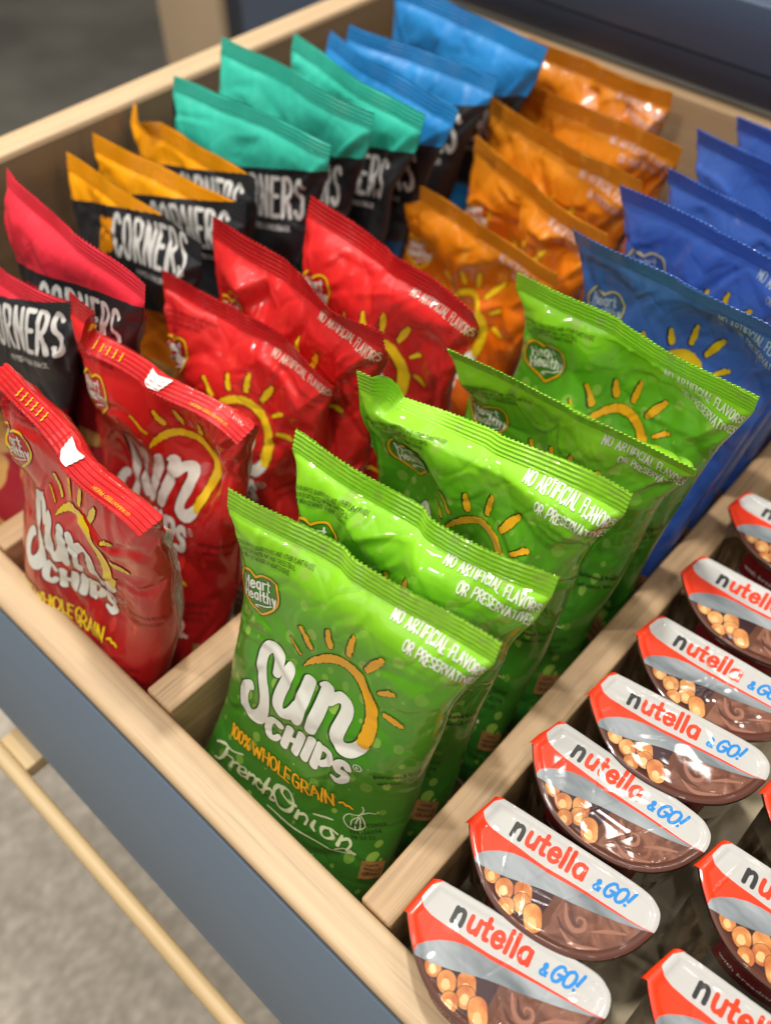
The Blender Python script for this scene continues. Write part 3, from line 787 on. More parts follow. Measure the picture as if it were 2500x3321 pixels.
FLOOR = -.088
def make_bag(kind, top, seed, label, group, base=None, H=240., thick=44., curl=0., fold=0., fold_u=None, hinge=15, flap=None, fine=True, lean=None, sag=0., tuck=.46, narrow=1.0, ear=1.0, creases=9, crumple=1.0, fac=2.1, kink=2., amp=.7, width=1.0, dents=5):
    """top = (x, y) of the left and right top corner and their height, in mm"""
    Wf = 150.
    xl, yl, xr, yr, zt = top
    TL = np.array([xl, yl, zt]) / 1000; TR = np.array([xr, yr, zt]) / 1000
    if lean is None: lean = .052
    Tc = (TL + TR) / 2
    bx = Tc[0] if base is None else base / 1000
    Bc = np.array([bx, Tc[1] - lean, FLOOR])
    ux = TR - TL; wid = np.linalg.norm(ux) * 1000; ux /= np.linalg.norm(ux)
    ub = np.array([1., 0, 0]) * .6 + ux * .4; ub /= np.linalg.norm(ub)
    F, Bk, jt, jb = sim_bag(seed, Wf, H, thick=thick, amp=amp, dents=dents, **(dict(nu=58, nv=92, iters=230) if fine else {}))
    vmax = F[-1, :, 1].mean()
    F, Bk = up2(F), up2(Bk); jt *= 2; jb *= 2
    nv, nu = F.shape[0] - 1, F.shape[1] - 1
    vm = np.linspace(0, H, nv + 1)[:, None]
    rng = np.random.default_rng(seed + 77)
    ul = np.linspace(-1, 1, nu + 1)[None]
    def deform(P, umat):
        P = P.copy()
        u, v, w = P[..., 0], P[..., 1], P[..., 2]
        u = u * (1 - .085 * narrow * sstep((H - 14 - vm) / 50) * (1 - .55 * sstep((H * .45 - vm) / 90)))      # the filled body draws the sides in
        w = w + tuck * thick * (1 - sstep((vm - 6) / 85)) - .10 * thick * sstep((vm - 60) / 60) * sstep((H - 20 - vm) / 60)   # the bag stands on a tucked-under base
        env = sstep((vm - 10) / 25) * sstep((H - 12 - vm) / 14)
        # sharp crease lines across the film
        r2 = np.random.default_rng(seed + 5)
        for k in range(creases):
            cx, cy = r2.uniform(-70, 70), r2.uniform(H * .35, H * .95)
            a = r2.uniform(0, np.pi); ln = r2.uniform(12, 34); wd = r2.uniform(2.5, 7); am = r2.uniform(-1.5, 1.2)
            s = (umat - cx) * math.cos(a) + (vm - cy) * math.sin(a); d = -(umat - cx) * math.sin(a) + (vm - cy) * math.cos(a)
            w = w + env * am * np.maximum(0, 1 - np.abs(d) / wd) * np.exp(-(s / ln) ** 2)
        # crumpled film: curved valley folds that come and go
        for k in range(3):
            def wn(lo, hi, n=7):
                o = 0
                for _ in range(n):
                    a = r2.uniform(0, 6.28); f = 6.28 / r2.uniform(lo, hi)
                    o = o + np.sin(f * (np.cos(a) * umat + np.sin(a) * vm) + r2.uniform(0, 6.28))
                return o / math.sqrt(n)
            n1 = wn(38, 95) if k < 2 else wn(20, 45)
            msk = sstep(wn(60, 140) * .9 + .15 + .35 * (vm > H * .55))
            w = w - crumple * (1.5, 1.2, .55)[k] * env * msk * np.maximum(0, 1 - np.abs(n1) * 2.6) + crumple * (.9, .7, .3)[k] * env * msk * np.maximum(0, 1 - np.abs(n1 - .42) * 3.0)
        w = w + env * facets(seed + (11 if umat[0, 0] < 0 else 12), H, 46, crumple * fac, umat, vm)
        # gathers running down from the seal
        for k in range(10):
            cx = r2.uniform(-68, 68); wd = r2.uniform(2., 5); ln = r2.uniform(10, 30); sl = r2.uniform(-.4, .4); am = r2.uniform(.3, 1.3)
            dv = (H - 12 - vm); d = umat - cx - sl * dv
            w = w + am * np.maximum(0, 1 - np.abs(d) / wd) * np.exp(-dv / ln) * (dv > 0) * np.minimum(1, dv / 4)
        # the ears of the seal: a fold runs in from each top corner
        for sd in (-1, 1):
            cx, cy = sd * 73, H - 14; a = math.radians(-90 - sd * r2.uniform(20, 34)); ln = r2.uniform(34, 52); am = r2.uniform(1.6, 3.4) * ear
            s = (umat - cx) * math.cos(a) + (vm - cy) * math.sin(a); d = (-(umat - cx) * math.sin(a) + (vm - cy) * math.cos(a)) * sd
            w = w - am * np.sin(np.clip(s / ln, 0, 1) * np.pi) * np.clip(1 - np.abs(d - 4) / 5, 0, 1) + .6 * am * np.sin(np.clip(s / ln, 0, 1) * np.pi) * np.clip(1 - np.abs(d + 2) / 3, 0, 1)
        # bend of the upper part (mm from the top, degrees)
        if curl:
            v0 = (H - 78) * vmax / H; d = np.maximum(0, v - v0); th = math.radians(curl) / (78. * vmax / H); a = d * th + 1e-6
            v = np.where(d > 0, v0 + np.sin(a) / th - w * np.sin(a), v); w = np.where(d > 0, (1 - np.cos(a)) / th + w * np.cos(a), w)
        # seal folded along its lower edge
        if fold or flap is not None:
            ang = np.full(umat.shape, math.radians(fold)) if fold_u is None else np.radians(np.interp(umat, *fold_u))
            v0 = (H - hinge) * vmax / H; d = np.maximum(0, v - v0)
            v = np.where(d > 0, v0 + d * np.cos(ang), v); w = w + d * np.sin(ang)
        # wavy top edge with the overlapping back seam in its middle
        tt = sstep((vm - (H - 45)) / 45)
        w = w + tt * (2.2 * np.sin(umat / 75 * 2.2 + seed) + 1.0 * np.sin(umat / 75 * 6.1 + seed * 2.3) + kink * np.tanh((umat - 8 * math.sin(seed)) / 3.0) * .6)
        v = v + tt * (1.0 * np.sin(umat / 75 * 2.7 + seed * 1.7)) - sag * tt * (1 - (umat / 75) ** 2)
        return np.stack([u, v, w], -1)
    us = np.linspace(-Wf / 2, Wf / 2, nu + 1)[None] * np.ones((nv + 1, 1))
    F = deform(F, us); Bk = deform(Bk, us[:, ::-1])
    ext = F[-1, -1, 0] - F[-1, 0, 0]; mid = (F[-1, -1, 0] + F[-1, 0, 0]) / 2
    F[..., 0] -= mid; Bk[..., 0] -= mid
    ax = Tc - Bc; La = np.linalg.norm(ax); ax /= La
    def world(P):
        f = np.clip(P[..., 1] / vmax, 0, 1.2)[..., None]
        U = ub * (1 - f) + ux * f
        nrm = np.cross(U, ax); nrm /= np.linalg.norm(nrm, axis=-1, keepdims=True)
        k = (1 + (wid / ext - 1) * np.clip(f * 1.15, 0, 1)) * width
        return Bc + ax * (P[..., 1:2] / vmax * La) + U * (P[..., 0:1] / 1000) * k + nrm * (P[..., 2:3] / 1000)
    FW, BW = world(F), world(Bk)
    if curl:                     # keep the top corners where they belong: lean the bag back by what the curl brings forward
        dl = Tc - FW[-1].mean(0)
        world0 = world
        def world(P): return world0(P) + dl * np.clip(P[..., 1:2] / F[-1, :, 1].mean(), 0, 1) ** 1.0
        FW, BW = world(F), world(Bk)
    name = 'chip_bag'
    root = empty(name, tuple(Bc))
    tag(root, label, 'chip bag', group)
    # body: front and back panel in one tube, between the two seals
    rows = slice(jb, jt + 1)
    tube = np.concatenate([FW[rows], BW[rows, 1:]], 1)
    uvF = np.stack([us, vm * np.ones_like(us)], -1)
    uvB = np.stack([us + Wf, vm * np.ones_like(us)], -1)
    uv = np.concatenate([uvF[rows], uvB[rows, 1:]], 1)
    grid_mesh('body', tube, [MAT[kind]], root, uv)
    # top seal: two crimped sheets
    ks = 5
    sv = np.linspace(jt, nv, (nv - jt) * ks + 1); su = np.arange(nu + 1)
    GU, GV = np.meshgrid(su, sv)
    P = bilinear(F, GU.ravel() * .9999, GV.ravel() * .99999).reshape(GV.shape + (3,))
    vv = GV / nv * H
    P[-1, :, 1] += .38 * np.where(su % 2 == 0, 1, -1)
    nl = normals(P)
    e = sstep((vv - vv.min()) / 1.5)
    cm = .30 + .14 * np.sin(GU / nu * 9 + seed) + .1 * np.sin(GU / nu * 31 + seed * 3)
    cr = cm * np.sin((vv - vv.min() + .35 * np.sin(GU / nu * 14 + seed)) / 2.7 * 2 * np.pi) * e + .12 * np.sin(GU / nu * 150 / 1.1 * 2 * np.pi) * e
    a = world(P + nl * (cr + .12)[..., None]); b = world(P + nl * (cr - .12)[..., None])
    uvs = np.stack([GU / nu * Wf - Wf / 2, vv], -1)
    sheet = np.concatenate([a, b[::-1]], 0)
    uvs2 = np.concatenate([uvs, (uvs + [Wf + 8, 0])[::-1]], 0)
    grid_mesh('top_seal', sheet, [MAT[kind]], root, uvs2)
    if kind == 'R' and fold:        # white and yellow print on the back of the folded seal
        S = Art()
        S.field('grey', .3, Field(-40, H - 14, 40, H + 1, .6).poly([(-2, H - 11), (5, H - 10), (16, H - 11.5), (13, H - 2), (6, H - 1), (1, H - 2.5)]))
        S.done()
        S2 = Art()
        S2.field('orange', .3, Field(-70, H - 14, -10, H, .4).strokes([np.array([(x, H - 9, .5), (x + 1.2, H - 4, .5)]) for x in range(-50, -24, 5)]))
        S2.done()
        S3 = Art(); put_text(S3, 'orange', .3, 'GUARANTEED FRESH', 62, H - 5, 2.0, -28); S3.done()
        Nb = normals(P)
        for nm, S in (('seal_patch', S), ('seal_ticks', S2), ('seal_text', S3)):
            V = S.V; fu = (V[:, 0] + Wf / 2) / Wf * nu; fv = (V[:, 1] - vv.min()) / (H - vv.min()) * (len(sv) - 1)
            q = bilinear(P, fu, fv); nn = bilinear(Nb, fu, fv)
            crv = .42 * np.sin((V[:, 1] - vv.min()) / 2.5 * 2 * np.pi)
            mesh_obj(nm, world(q + nn * (crv * .6 - .75)[:, None]), S.L, S.S, S.T, [PM[m] for m in S.names], S.I, root)
    # print on the front
    NF = normals(F)
    arts = corner_art(kind) if kind in ('RC', 'OC', 'T', 'B') else sun_art(kind, fine)
    for nm, A in arts:
        V = A.V.copy()
        if kind in PAL:
            V = lay(V); V[:, 1] += (H - BH)
        fu = (V[:, 0] + Wf / 2) / Wf * nu; fv = V[:, 1] / H * nv
        q = bilinear(F, fu, fv); nn = bilinear(NF, fu, fv); nn /= np.linalg.norm(nn, axis=1, keepdims=True)
        wp = world(q + nn * (A.Z * 1.1 + .26)[:, None]); wn = world(q + nn * 2) - world(q); wn /= np.linalg.norm(wn, axis=1, keepdims=True)
        mesh_obj(nm, wp, A.L, A.S, A.T, [PM[m] for m in A.names], A.I, root, None, wn)
    return root

# ------------------------------------------------------------------ the setting
def sheet(name, x0, x1, y0, y1, z, mat):
    P = np.array([[(x0, y0, z), (x1, y0, z)], [(x0, y1, z), (x1, y1, z)]], float)
    o = grid_mesh(name, P, [mat]); o['kind'] = 'structure'; return o
ZF = -.54
sheet('carpet', -6, 4, -4, .62, ZF, MAT['carpet'])
sheet('floor', -6, 4, .62, 8, ZF, MAT['dark_floor'])

# ------------------------------------------------------------------ the drawer
h = CAM_H
D = empty('drawer', (0, 0, FLOOR - .012))
tag(D, 'open wooden drawer with blue grey front and timber dividers, full of snacks', 'drawer')
y_in, y_out, y_back = .194 * h, .140 * h, .662
box('front_rail', (-.62, y_out, FLOOR), (.62, y_in, 0), MAT['rail'], D, .004, 4)
import bmesh
bm = bmesh.new()                                # sloping painted front below the pale rail
prof = [(y_out - .0005, -.0015), (.0667 * h, -.158 * h), (.0667 * h, -.172 * h), (.0667 * h + .018, -.172 * h), (y_out - .0005, -.10 * h)]
vs = [[bm.verts.new((x, y, z)) for y, z in prof] for x in (-.62, .62)]
for i in range(len(prof)):
    j = (i + 1) % len(prof); bm.faces.new((vs[0][i], vs[0][j], vs[1][j], vs[1][i]))
bm.faces.new(vs[0][::-1]); bm.faces.new(vs[1])
bmesh.ops.recalc_face_normals(bm, faces=bm.faces[:])
bmesh.ops.bevel(bm, geom=[e for e in bm.edges if abs(e.verts[0].co.x - e.verts[1].co.x) > .5], offset=.003, segments=3, affect='EDGES')
bm_obj('front_panel', bm, MAT['blue'], D)
box('side_panel', (-1.331 * h, y_in + .0005, FLOOR), (-1.276 * h, y_back, .31 * h), MAT['side'], D, .003, 3)
box('side_shade_sheet', (-1.2758 * h, y_in + .001, FLOOR + .001), (-1.2758 * h + .0016, y_back - .019, .31 * h - .0035), MAT['side_shade'], D, .0004)  # added thin dark sheet giving the inner side wall its shade
box('back_panel', (-1.2715 * h, y_back - .018, FLOOR), (.62, y_back, .29 * h), MAT['inner'], D, .002)
box('base_panel', (-1.2755 * h, y_in + .0005, FLOOR - .012), (.62, y_back - .0185, FLOOR), MAT['base'], D, .0005)
for x0, x1 in ((-.951, -.906), (-.585, -.538), (-.216, -.173)):
    box('divider', (x0 * h, y_in + .0006, FLOOR + .0004), (x1 * h, y_back - .0186, 0), MAT['divider'], D, .0016, 3)
# dowel pull on wooden blocks
def dowel(name, x0, x1, y, z, r, mat, parent, n=28):
    th = np.linspace(0, 2 * np.pi, n + 1); xs = np.linspace(x0, x1, 12)
    P = np.stack([np.broadcast_to(xs[:, None], (12, n + 1)), y + r * np.cos(th)[None] * np.ones((12, 1)), z + r * np.sin(th)[None] * np.ones((12, 1))], -1)
    return grid_mesh(name, P, [mat], parent)
ph = dowel('pull_handle', -.62, .62, .0135, -.205 * h, .0052, MAT['dowel'], D)
bl = box('standoff', (-.356, .0185, -.225 * h), (-.325, .052, -.198 * h), MAT['dowel'], None, .0015)
bl.parent = ph; bl.matrix_parent_inverse = Matrix.Translation(-Vector(D.location))

# ------------------------------------------------------------------ cabinet behind and the post beside it
C = empty('cabinet', (-.2, .70, ZF))
tag(C, 'dark navy cabinet behind the drawer, its rail running above the rear bags', 'cabinet')
yn = 1.45 * h
box('front_rail', (-.60, yn, .353 * h), (1.2, yn + .02, .448 * h), MAT['navy'], C, .002)
box('lower_trim', (-.598, yn + .001, .304 * h), (1.2, yn + .02, .3525 * h), MAT['navy_dark'], C, .001)
box('counter_top', (-.60, yn + .0205, .44 * h), (1.2, yn + .5, .4485 * h), MAT['blue'], C, .002)
box('side_wall', (-.846, .68, ZF + .002), (-.601, .70, .34), MAT['navy'], C, .002)
box('edge_strip', (-.879, .685, ZF + .002), (-.8465, .70, .34), MAT['navy_dark'], C, .002)
p = box('wooden_post', (-1.0, .675, ZF), (-.8795, .715, .4), MAT['post'], None, .003)
tag(p, 'tan timber post standing on the dark floor left of the navy cabinet', 'post')

# ------------------------------------------------------------------ bags
GR = 'green chip bags in the row behind the front rail'
GREEN = [
 ((-237.6, 151.9, -93.5, 172.1, 137.2), dict(seed=205, base=-172, dents=1, amp=.4, creases=3, crumple=.6, fac=1.5, ear=.25, label='frontmost green chip bag, its sun logo and white lettering fully in view', kink=2.5)),
 ((-240.4, 193.4, -94.6, 211.0, 139.5), dict(seed=2, base=-171, label='second green chip bag from the rail, heart badge half covered by the bag in front', kink=4)),
 ((-241.0, 251.6, -94.9, 269.9, 141.8), dict(seed=3, base=-170, label='green chip bag whose top left corner sticks straight up', curl=18, hinge=22, fold=1, fold_u=([-75, -66, -57, 0, 75], [4, 0, -78, -50, -8]))),
 ((-229.0, 298.1, -85.1, 311.6, 135.0), dict(seed=9, base=-168, label='dented green chip bag, second from the blue bags', curl=52)),
 ((-230.6, 358.6, -82.4, 359.9, 150.8), dict(seed=5, base=-168, label='rearmost green chip bag, standing right in front of the first blue bag', curl=32))]
for top, kw in GREEN: make_bag('G', top, group=GR, **kw)
RR = 'glossy red chip bags with a yellow sun'
RED = [
 ((-394.0, 131.6, -248.2, 123.6, 146.0), dict(seed=202, base=-345, narrow=.2, dents=3, label='red chip bag nearest the rail with a white patch on its folded top', fold=112, hinge=13, thick=50, lean=.036, tuck=.2, creases=12, crumple=.8, amp=.9)),
 ((-413.0, 185.7, -268.1, 196.3, 140.0), dict(seed=22, base=-336, label='second red chip bag, one corner of its folded top standing up', fold=60, fold_u=([-75, -50, -47, 75], [-6, 0, 122, 118]), hinge=13.5, thick=46, lean=.055, creases=12, crumple=1.0, amp=.9)),
 ((-417.7, 251.9, -274.4, 261.3, 119.2), dict(seed=23, base=-340, label='red chip bag third from the rail, right top corner drooping forward', fold=1, fold_u=([-75, 30, 75], [0, 10, 45]), thick=46, creases=10)),
 ((-397.9, 278.8, -250.1, 276.8, 150.8), dict(seed=24, base=-330, label='fourth red chip bag, beside the orange and black bags', fold=1, fold_u=([-75, 0, 40, 75], [0, 5, 35, 20]), thick=46, lean=.04, crumple=1.7, creases=12, fine=False)),
 ((-373.1, 335.4, -225.9, 329.5, 148.5), dict(seed=25, base=-320, label='rearmost red chip bag, in front of the first amber bag', thick=46, fine=False, fold=1, fold_u=([-75, 30, 75], [0, 8, 40])))]
for top, kw in RED: make_bag('R', top, group=RR, **kw)
OO = 'amber orange chip bags behind the red ones'
ORA = [
 ((-379.0, 430.8, -234.5, 416.5, 119.2), dict(seed=31, base=-330, label='amber chip bag nearest the red bags, smooth with a silvery top edge', H=235)),
 ((-370.5, 492.0, -229.0, 455.4, 128.2), dict(seed=32, base=-325, label='crumpled amber chip bag with its yellow sun in view', thick=46, crumple=1.6, creases=12)),
 ((-379.8, 522.4, -234.3, 495.5, 144.0), dict(seed=33, base=-325, label='third amber chip bag, its right corner touching the blue row', H=250)),
 ((-394.8, 551.9, -236.3, 546.0, 148.5), dict(seed=34, base=-325, label='fourth amber chip bag, bright wavy seal along its top', H=250)),
 ((-415.6, 620.2, -284.8, 617.0, 144.0), dict(seed=35, base=-350, label='rearmost amber chip bag, in the shade under the navy rail', thick=46, lean=.05))]
for top, kw in ORA: make_bag('O', top, group=OO, fine=False, **{**dict(crumple=1.5, creases=12, curl=26), **kw})
UU = 'blue chip bags behind the green ones'
BLU = [
 ((-228.9, 411.1, -82.8, 403.1, 155.2), dict(seed=41, label='blue chip bag right behind the last green bag')),
 ((-231.2, 462.2, -84.2, 448.6, 159.8), dict(seed=42, label='second blue chip bag, counted from the green bags')),
 ((-226.3, 508.9, -81.3, 497.9, 150.8), dict(seed=43, label='third blue chip bag, the middle one of the blue row')),
 ((-236.7, 560.1, -90.8, 545.8, 155.2), dict(seed=44, label='fourth blue chip bag, second from the back of the drawer')),
 ((-230.1, 604.2, -85.0, 589.1, 150.8), dict(seed=45, label='rearmost blue chip bag, against the back board under the navy rail', lean=.04))]
for top, kw in BLU: make_bag('U', top, group=UU, fine=False, base=-168, thick=36, H=246, **{**dict(curl=48), **kw})
KK = 'matte snack bags with a black band along the left side panel'
COR = [
 ('RC', (-541.1, 166.0, -402.6, 186.6, 135.0), dict(seed=51, base=-478, label='red and black snack bag nearest the viewer, cut by the left picture edge', H=250)),
 ('RC', (-516.9, 218.2, -359.3, 202.7, 162.0), dict(seed=52, base=-478, label='second red and black snack bag, in front of the orange and black ones', H=268)),
 ('OC', (-554.3, 281.0, -402.0, 271.3, 135.0), dict(seed=53, base=-480, thick=32, label='front orange and black snack bag, its whole white word in view', H=240)),
 ('OC', (-553.7, 302.8, -407.4, 312.8, 139.2), dict(seed=54, base=-482, label='middle orange and black snack bag, word half hidden', H=250, thick=26)),
 ('OC', (-566.0, 345.1, -421.7, 337.2, 141.5), dict(seed=55, base=-488, label='orange and black snack bag with curled left corner, in front of the teal ones', H=250, thick=30, fold=1, fold_u=([-75, -66, -50, -38, 75], [-15, 0, 45, 10, 0]))),
 ('T', (-532.0, 361.0, -384.8, 371.5, 166.5), dict(seed=56, base=-478, label='teal and black snack bag nearest the viewer, behind the orange ones', H=272, thick=32)),
 ('T', (-529.3, 402.7, -374.9, 398.6, 180.0), dict(seed=57, base=-474, label='middle teal and black snack bag, its left corner above the side panel', H=286, thick=32)),
 ('T', (-500.5, 446.7, -353.5, 421.9, 175.5), dict(seed=58, base=-470, label='rear teal and black snack bag, touching the bright blue one', H=280, thick=32)),
 ('B', (-486.6, 470.0, -343.4, 439.4, 175.5), dict(seed=59, base=-468, label='bright blue and black snack bag right behind the teal ones', H=280, thick=30)),
 ('B', (-499.7, 504.9, -362.9, 508.4, 166.5), dict(seed=60, base=-468, label='middle bright blue and black snack bag', H=272, thick=34)),
 ('B', (-491.2, 550.6, -343.0, 538.0, 184.5), dict(seed=61, base=-465, label='rearmost bright blue and black snack bag, close to the back board', H=290, thick=34))]
for k, top, kw in COR: make_bag(k, top, group=KK, fine=False, creases=6, crumple=.6, kink=1., **kw)

# ------------------------------------------------------------------ snack cups with printed foil lids
OUT = [(-46.0, 2.7), (-44.2, 11.0), (-41.7, 21.3), (-38.5, 22.8), (-12.9, 23.6), (21.0, 24.3), (36.0, 24.0), (42.0, 22.0), (45.6, 18.5), (46.9, 12.3), (45.4, 5.9), (41.5, -3.4), (35.4, -11.5), (28.7, -17.0),
       (19.8, -21.4), (9.0, -23.6), (-3.0, -24.2), (-14.9, -22.6), (-23.5, -19.0), (-31.1, -13.7), (-37.7, -7.3), (-42.5, -2.0)]
WHITE = [(-39.2, 40), (-39.2, 22.6), (-42.7, 18.8), (-44.2, 14.9), (-43.8, 11.5), (-41.2, 8.9), (-36.6, 7.5), (-28.7, 7.0), (-21.2, 7.0), (-14.9, 6.7), (-6.6, 6.7), (2.8, 7.4), (15.0, 8.0), (27.8, 8.5), (34.9, 8.6), (42.0, 9.2), (46.6, 9.8), (60, 10.5), (60, 40)]
SILT = [(-60, -14), (-35.4, -10.2), (-35.4, -6.7), (-32.8, -3.3), (-27.8, .4), (-22.1, 3.1), (-15.7, 4.6), (-10.2, 5.0), (-4.5, 5.0), (4.0, 5.7), (15.8, 6.8), (28.5, 7.6), (35.9, 8.1), (42.2, 8.8), (46.6, 9.6), (60, 10.3), (60, 40), (-60, 40)]
SILB = [(-60, -13.5), (-34.1, -10.9), (-26.3, -9.8), (-18.0, -7.8), (-9.2, -4.8), (-2.4, -2.8), (3.3, -1.6), (11.3, -.2), (21.3, 2.1), (30.9, 4.6), (39.6, 7.3), (46.5, 9.7), (60, 10.2), (60, 40), (-60, 40)]
t = NT('lid_silver'); g = t.n('ShaderNodeNewGeometry').outputs['Position']
n = t.noise(t.mapping(g, scale=(1, 3, 1)), 30, 3)
t.l(t.ramp(n, [(.3, (.12, .145, .16)), (.65, (.34, .37, .39))]), t.b.inputs['Base Color']); t.set(Roughness=.42, Coat_Weight=.35, Coat_Roughness=.05, Coat_IOR=1.42, Specular_IOR_Level=.2); PM['lid_silver'] = t.m
t = NT('lid_nut'); g = t.n('ShaderNodeNewGeometry').outputs['Position']
n = t.noise(g, 110, 2)
t.l(t.ramp(n, [(.32, (.46, .13, .035)), (.52, (.60, .25, .075)), (.68, (.70, .38, .14))]), t.b.inputs['Base Color']); t.set(Roughness=.42, Coat_Weight=.35, Coat_Roughness=.05, Coat_IOR=1.42, Specular_IOR_Level=.2); PM['lid_nut'] = t.m
t = NT('lid_cocoa'); g = t.n('ShaderNodeNewGeometry').outputs['Position']
n = t.noise(g, 60, 3, .5, 2.5)
t.l(t.ramp(n, [(.35, (.10, .034, .020)), (.5, (.165, .062, .036)), (.66, (.25, .11, .07))]), t.b.inputs['Base Color']); t.set(Roughness=.42, Coat_Weight=.35, Coat_Roughness=.05, Coat_IOR=1.42, Specular_IOR_Level=.2); PM['lid_cocoa'] = t.m
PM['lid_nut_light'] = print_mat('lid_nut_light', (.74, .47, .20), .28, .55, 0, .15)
PM['lid_swirl'] = print_mat('lid_swirl', (.30, .13, .085), .42, .35)
PM['lid_swirl_dark'] = print_mat('lid_swirl_dark', (.085, .028, .018), .42, .35)
t = NT('cup_plastic'); g = t.n('ShaderNodeTexCoord').outputs['Object']
st = t.noise(t.mapping(g, scale=(1, 1, .12)), 190, 2)
t.l(t.ramp(st, [(.36, (.055, .034, .018)), (.52, (.18, .12, .065)), (.66, (.36, .26, .15))]), t.b.inputs['Base Color']); t.set(Roughness=.12, Coat_Weight=1.0, Coat_Roughness=.03); MAT['cup'] = t.m
MAT['lid'] = PM['lid_brown']
MAT['label'] = print_mat('cup_label_red', (.16, .008, .012), .42, .35)
MAT['label_low'] = print_mat('cup_label_grey', (.22, .20, .17), .35, .4)

def resample(P, n):
    P = np.asarray(P, float); Q = np.vstack([P, P[:1]])
    d = np.r_[0, np.cumsum(np.hypot(*np.diff(Q, axis=0).T))]
    s = np.linspace(0, d[-1], n, endpoint=False)
    return np.stack([np.interp(s, d, Q[:, 0]), np.interp(s, d, Q[:, 1])], 1)
OUTS = smooth(OUT + [OUT[0]], 4)[:-1]

def lid_art():
    if 'lid' in _art: return _art['lid']
    A = Art(); bb = (-49, -27, 50, 27); c = .5
    o = Field(*bb, c).poly(OUTS).F
    A.field('lid_brown', .0, Field(*bb, c).clip(o) if False else _const(bb, c, o))
    inner = np.maximum(o + 4.2, -50)
    plum = Field(*bb, c).poly([(-60, -30), (2.5, -30), (6.5, 20), (-60, 20)]).clip(inner)
    A.field('lid_plum', .05, plum)
    coc = Field(*bb, c).poly([(4.6, -30), (60, -30), (60, 20), (5.2, 20)]).clip(inner)
    A.field('lid_cocoa', .05, coc)
    A.field('lid_bar', .10, Field(*bb, c).strokes([np.array([(5.0, 3, 1.8), (4.0, -25, 1.9)])]).clip(inner + .6))
    nn_ = 0
    for (x, y, r, x2, y2) in ((-25.6, -10.0, 3.6, -24.6, -11.2), (-17.4, -12.4, 4.2, -16.8, -13.4), (-9.8, -8.2, 4.1, -8.4, -10.8), (-7.4, -13.4, 4.2, -7.0, -14.4), (-12.6, -18.6, 3.7, -12.0, -19.6), (-1.2, -14.6, 4.2, 1.2, -18.4)):
        up = _up(bb, .4, OUTS) + 2.0; z = .12 + .012 * nn_; nn_ += 1
        A.field('lid_plum', z, Field(*bb, .4).strokes([np.array([(x, y, r + .25), (x2, y2, r + .25)])]).clip(up))
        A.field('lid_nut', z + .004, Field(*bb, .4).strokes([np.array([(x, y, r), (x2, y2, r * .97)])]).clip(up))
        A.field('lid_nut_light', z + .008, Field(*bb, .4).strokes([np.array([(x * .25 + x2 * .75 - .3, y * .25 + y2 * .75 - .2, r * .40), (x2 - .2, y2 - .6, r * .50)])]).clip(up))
    sw = [smooth(q, 6) for q in ([(9.0, -2.0, .5), (12.5, -7.6, 1.0), (17.0, -9.9, 1.1), (20.6, -7.2, .9), (19.4, -3.6, .7), (16.4, -3.9, .5), (16.6, -6.0, .3)], [(24, -6, .3), (30, -1.5, .9), (37, 2.2, .4)], [(12, -13, .3), (20, -15.5, 1.0), (30, -10.5, .4)])]
    sd = [smooth(q, 6) for q in ([(11.5, -1.8, .4), (14.6, -6.2, .8), (17.6, -7.6, .6), (18.6, -5.6, .3)], [(8.5, -9, .3), (13, -12, .8), (21, -12.2, .3)])]
    A.field('lid_swirl_dark', .09, Field(*bb, .4).strokes(sd).clip(_up(bb, .4, OUTS) + 4.2))
    A.field('lid_swirl', .11, Field(*bb, .4).strokes(sw).clip(_up(bb, .4, OUTS) + 4.2))
    A.field('lid_silver', .16, Field(*bb, c).poly(SILB).clip(o))
    A.field('lid_red', .20, Field(*bb, c).poly(SILT).clip(o))
    A.field('lid_white', .24, Field(*bb, c).poly(WHITE).clip(o))
    tb = (-30, 6, 36, 24); tc = .3; r = 1.02
    an = .030
    n_ = letters('n', -28.2, 10.1, 9.7, 1.1, an, 1.16)
    rest = []
    xx = -20.6
    for ch, w in (('u', 6.8), ('t', 5.0), ('e', 6.7), ('l', 3.15), ('l', 3.15), ('a', 6.5)):
        rest += letters(ch, xx, 10.1 + (xx + 28) * an, 9.7, 1.1, an, 1.16 if ch not in 'tl' else 1.0); xx += w
    A.field('lid_ink', .29, Field(*tb, tc).strokes(n_))
    A.field('lid_red', .29, Field(*tb, tc).strokes(rest))
    go = letters('&', 15.0, 11.3, 5.4, .66, .08, 1.0, slant=.15) + letters('GO!', 19.6, 11.4, 7.2, .76, .12, 1.08, gap=.08, slant=.28)
    A.field('lid_blue', .29, Field(*tb, tc).strokes(go))
    return A.done()
def _const(bb, c, F): f = Field(*bb, c); f.F = F; return f
_oc = {}
def _up(bb, c, P):
    if c not in _oc: _oc[c] = Field(*bb, c).poly(P).F
    return _oc[c]
_LID = lid_art(); _art['lid'] = _LID
CZ = .0225
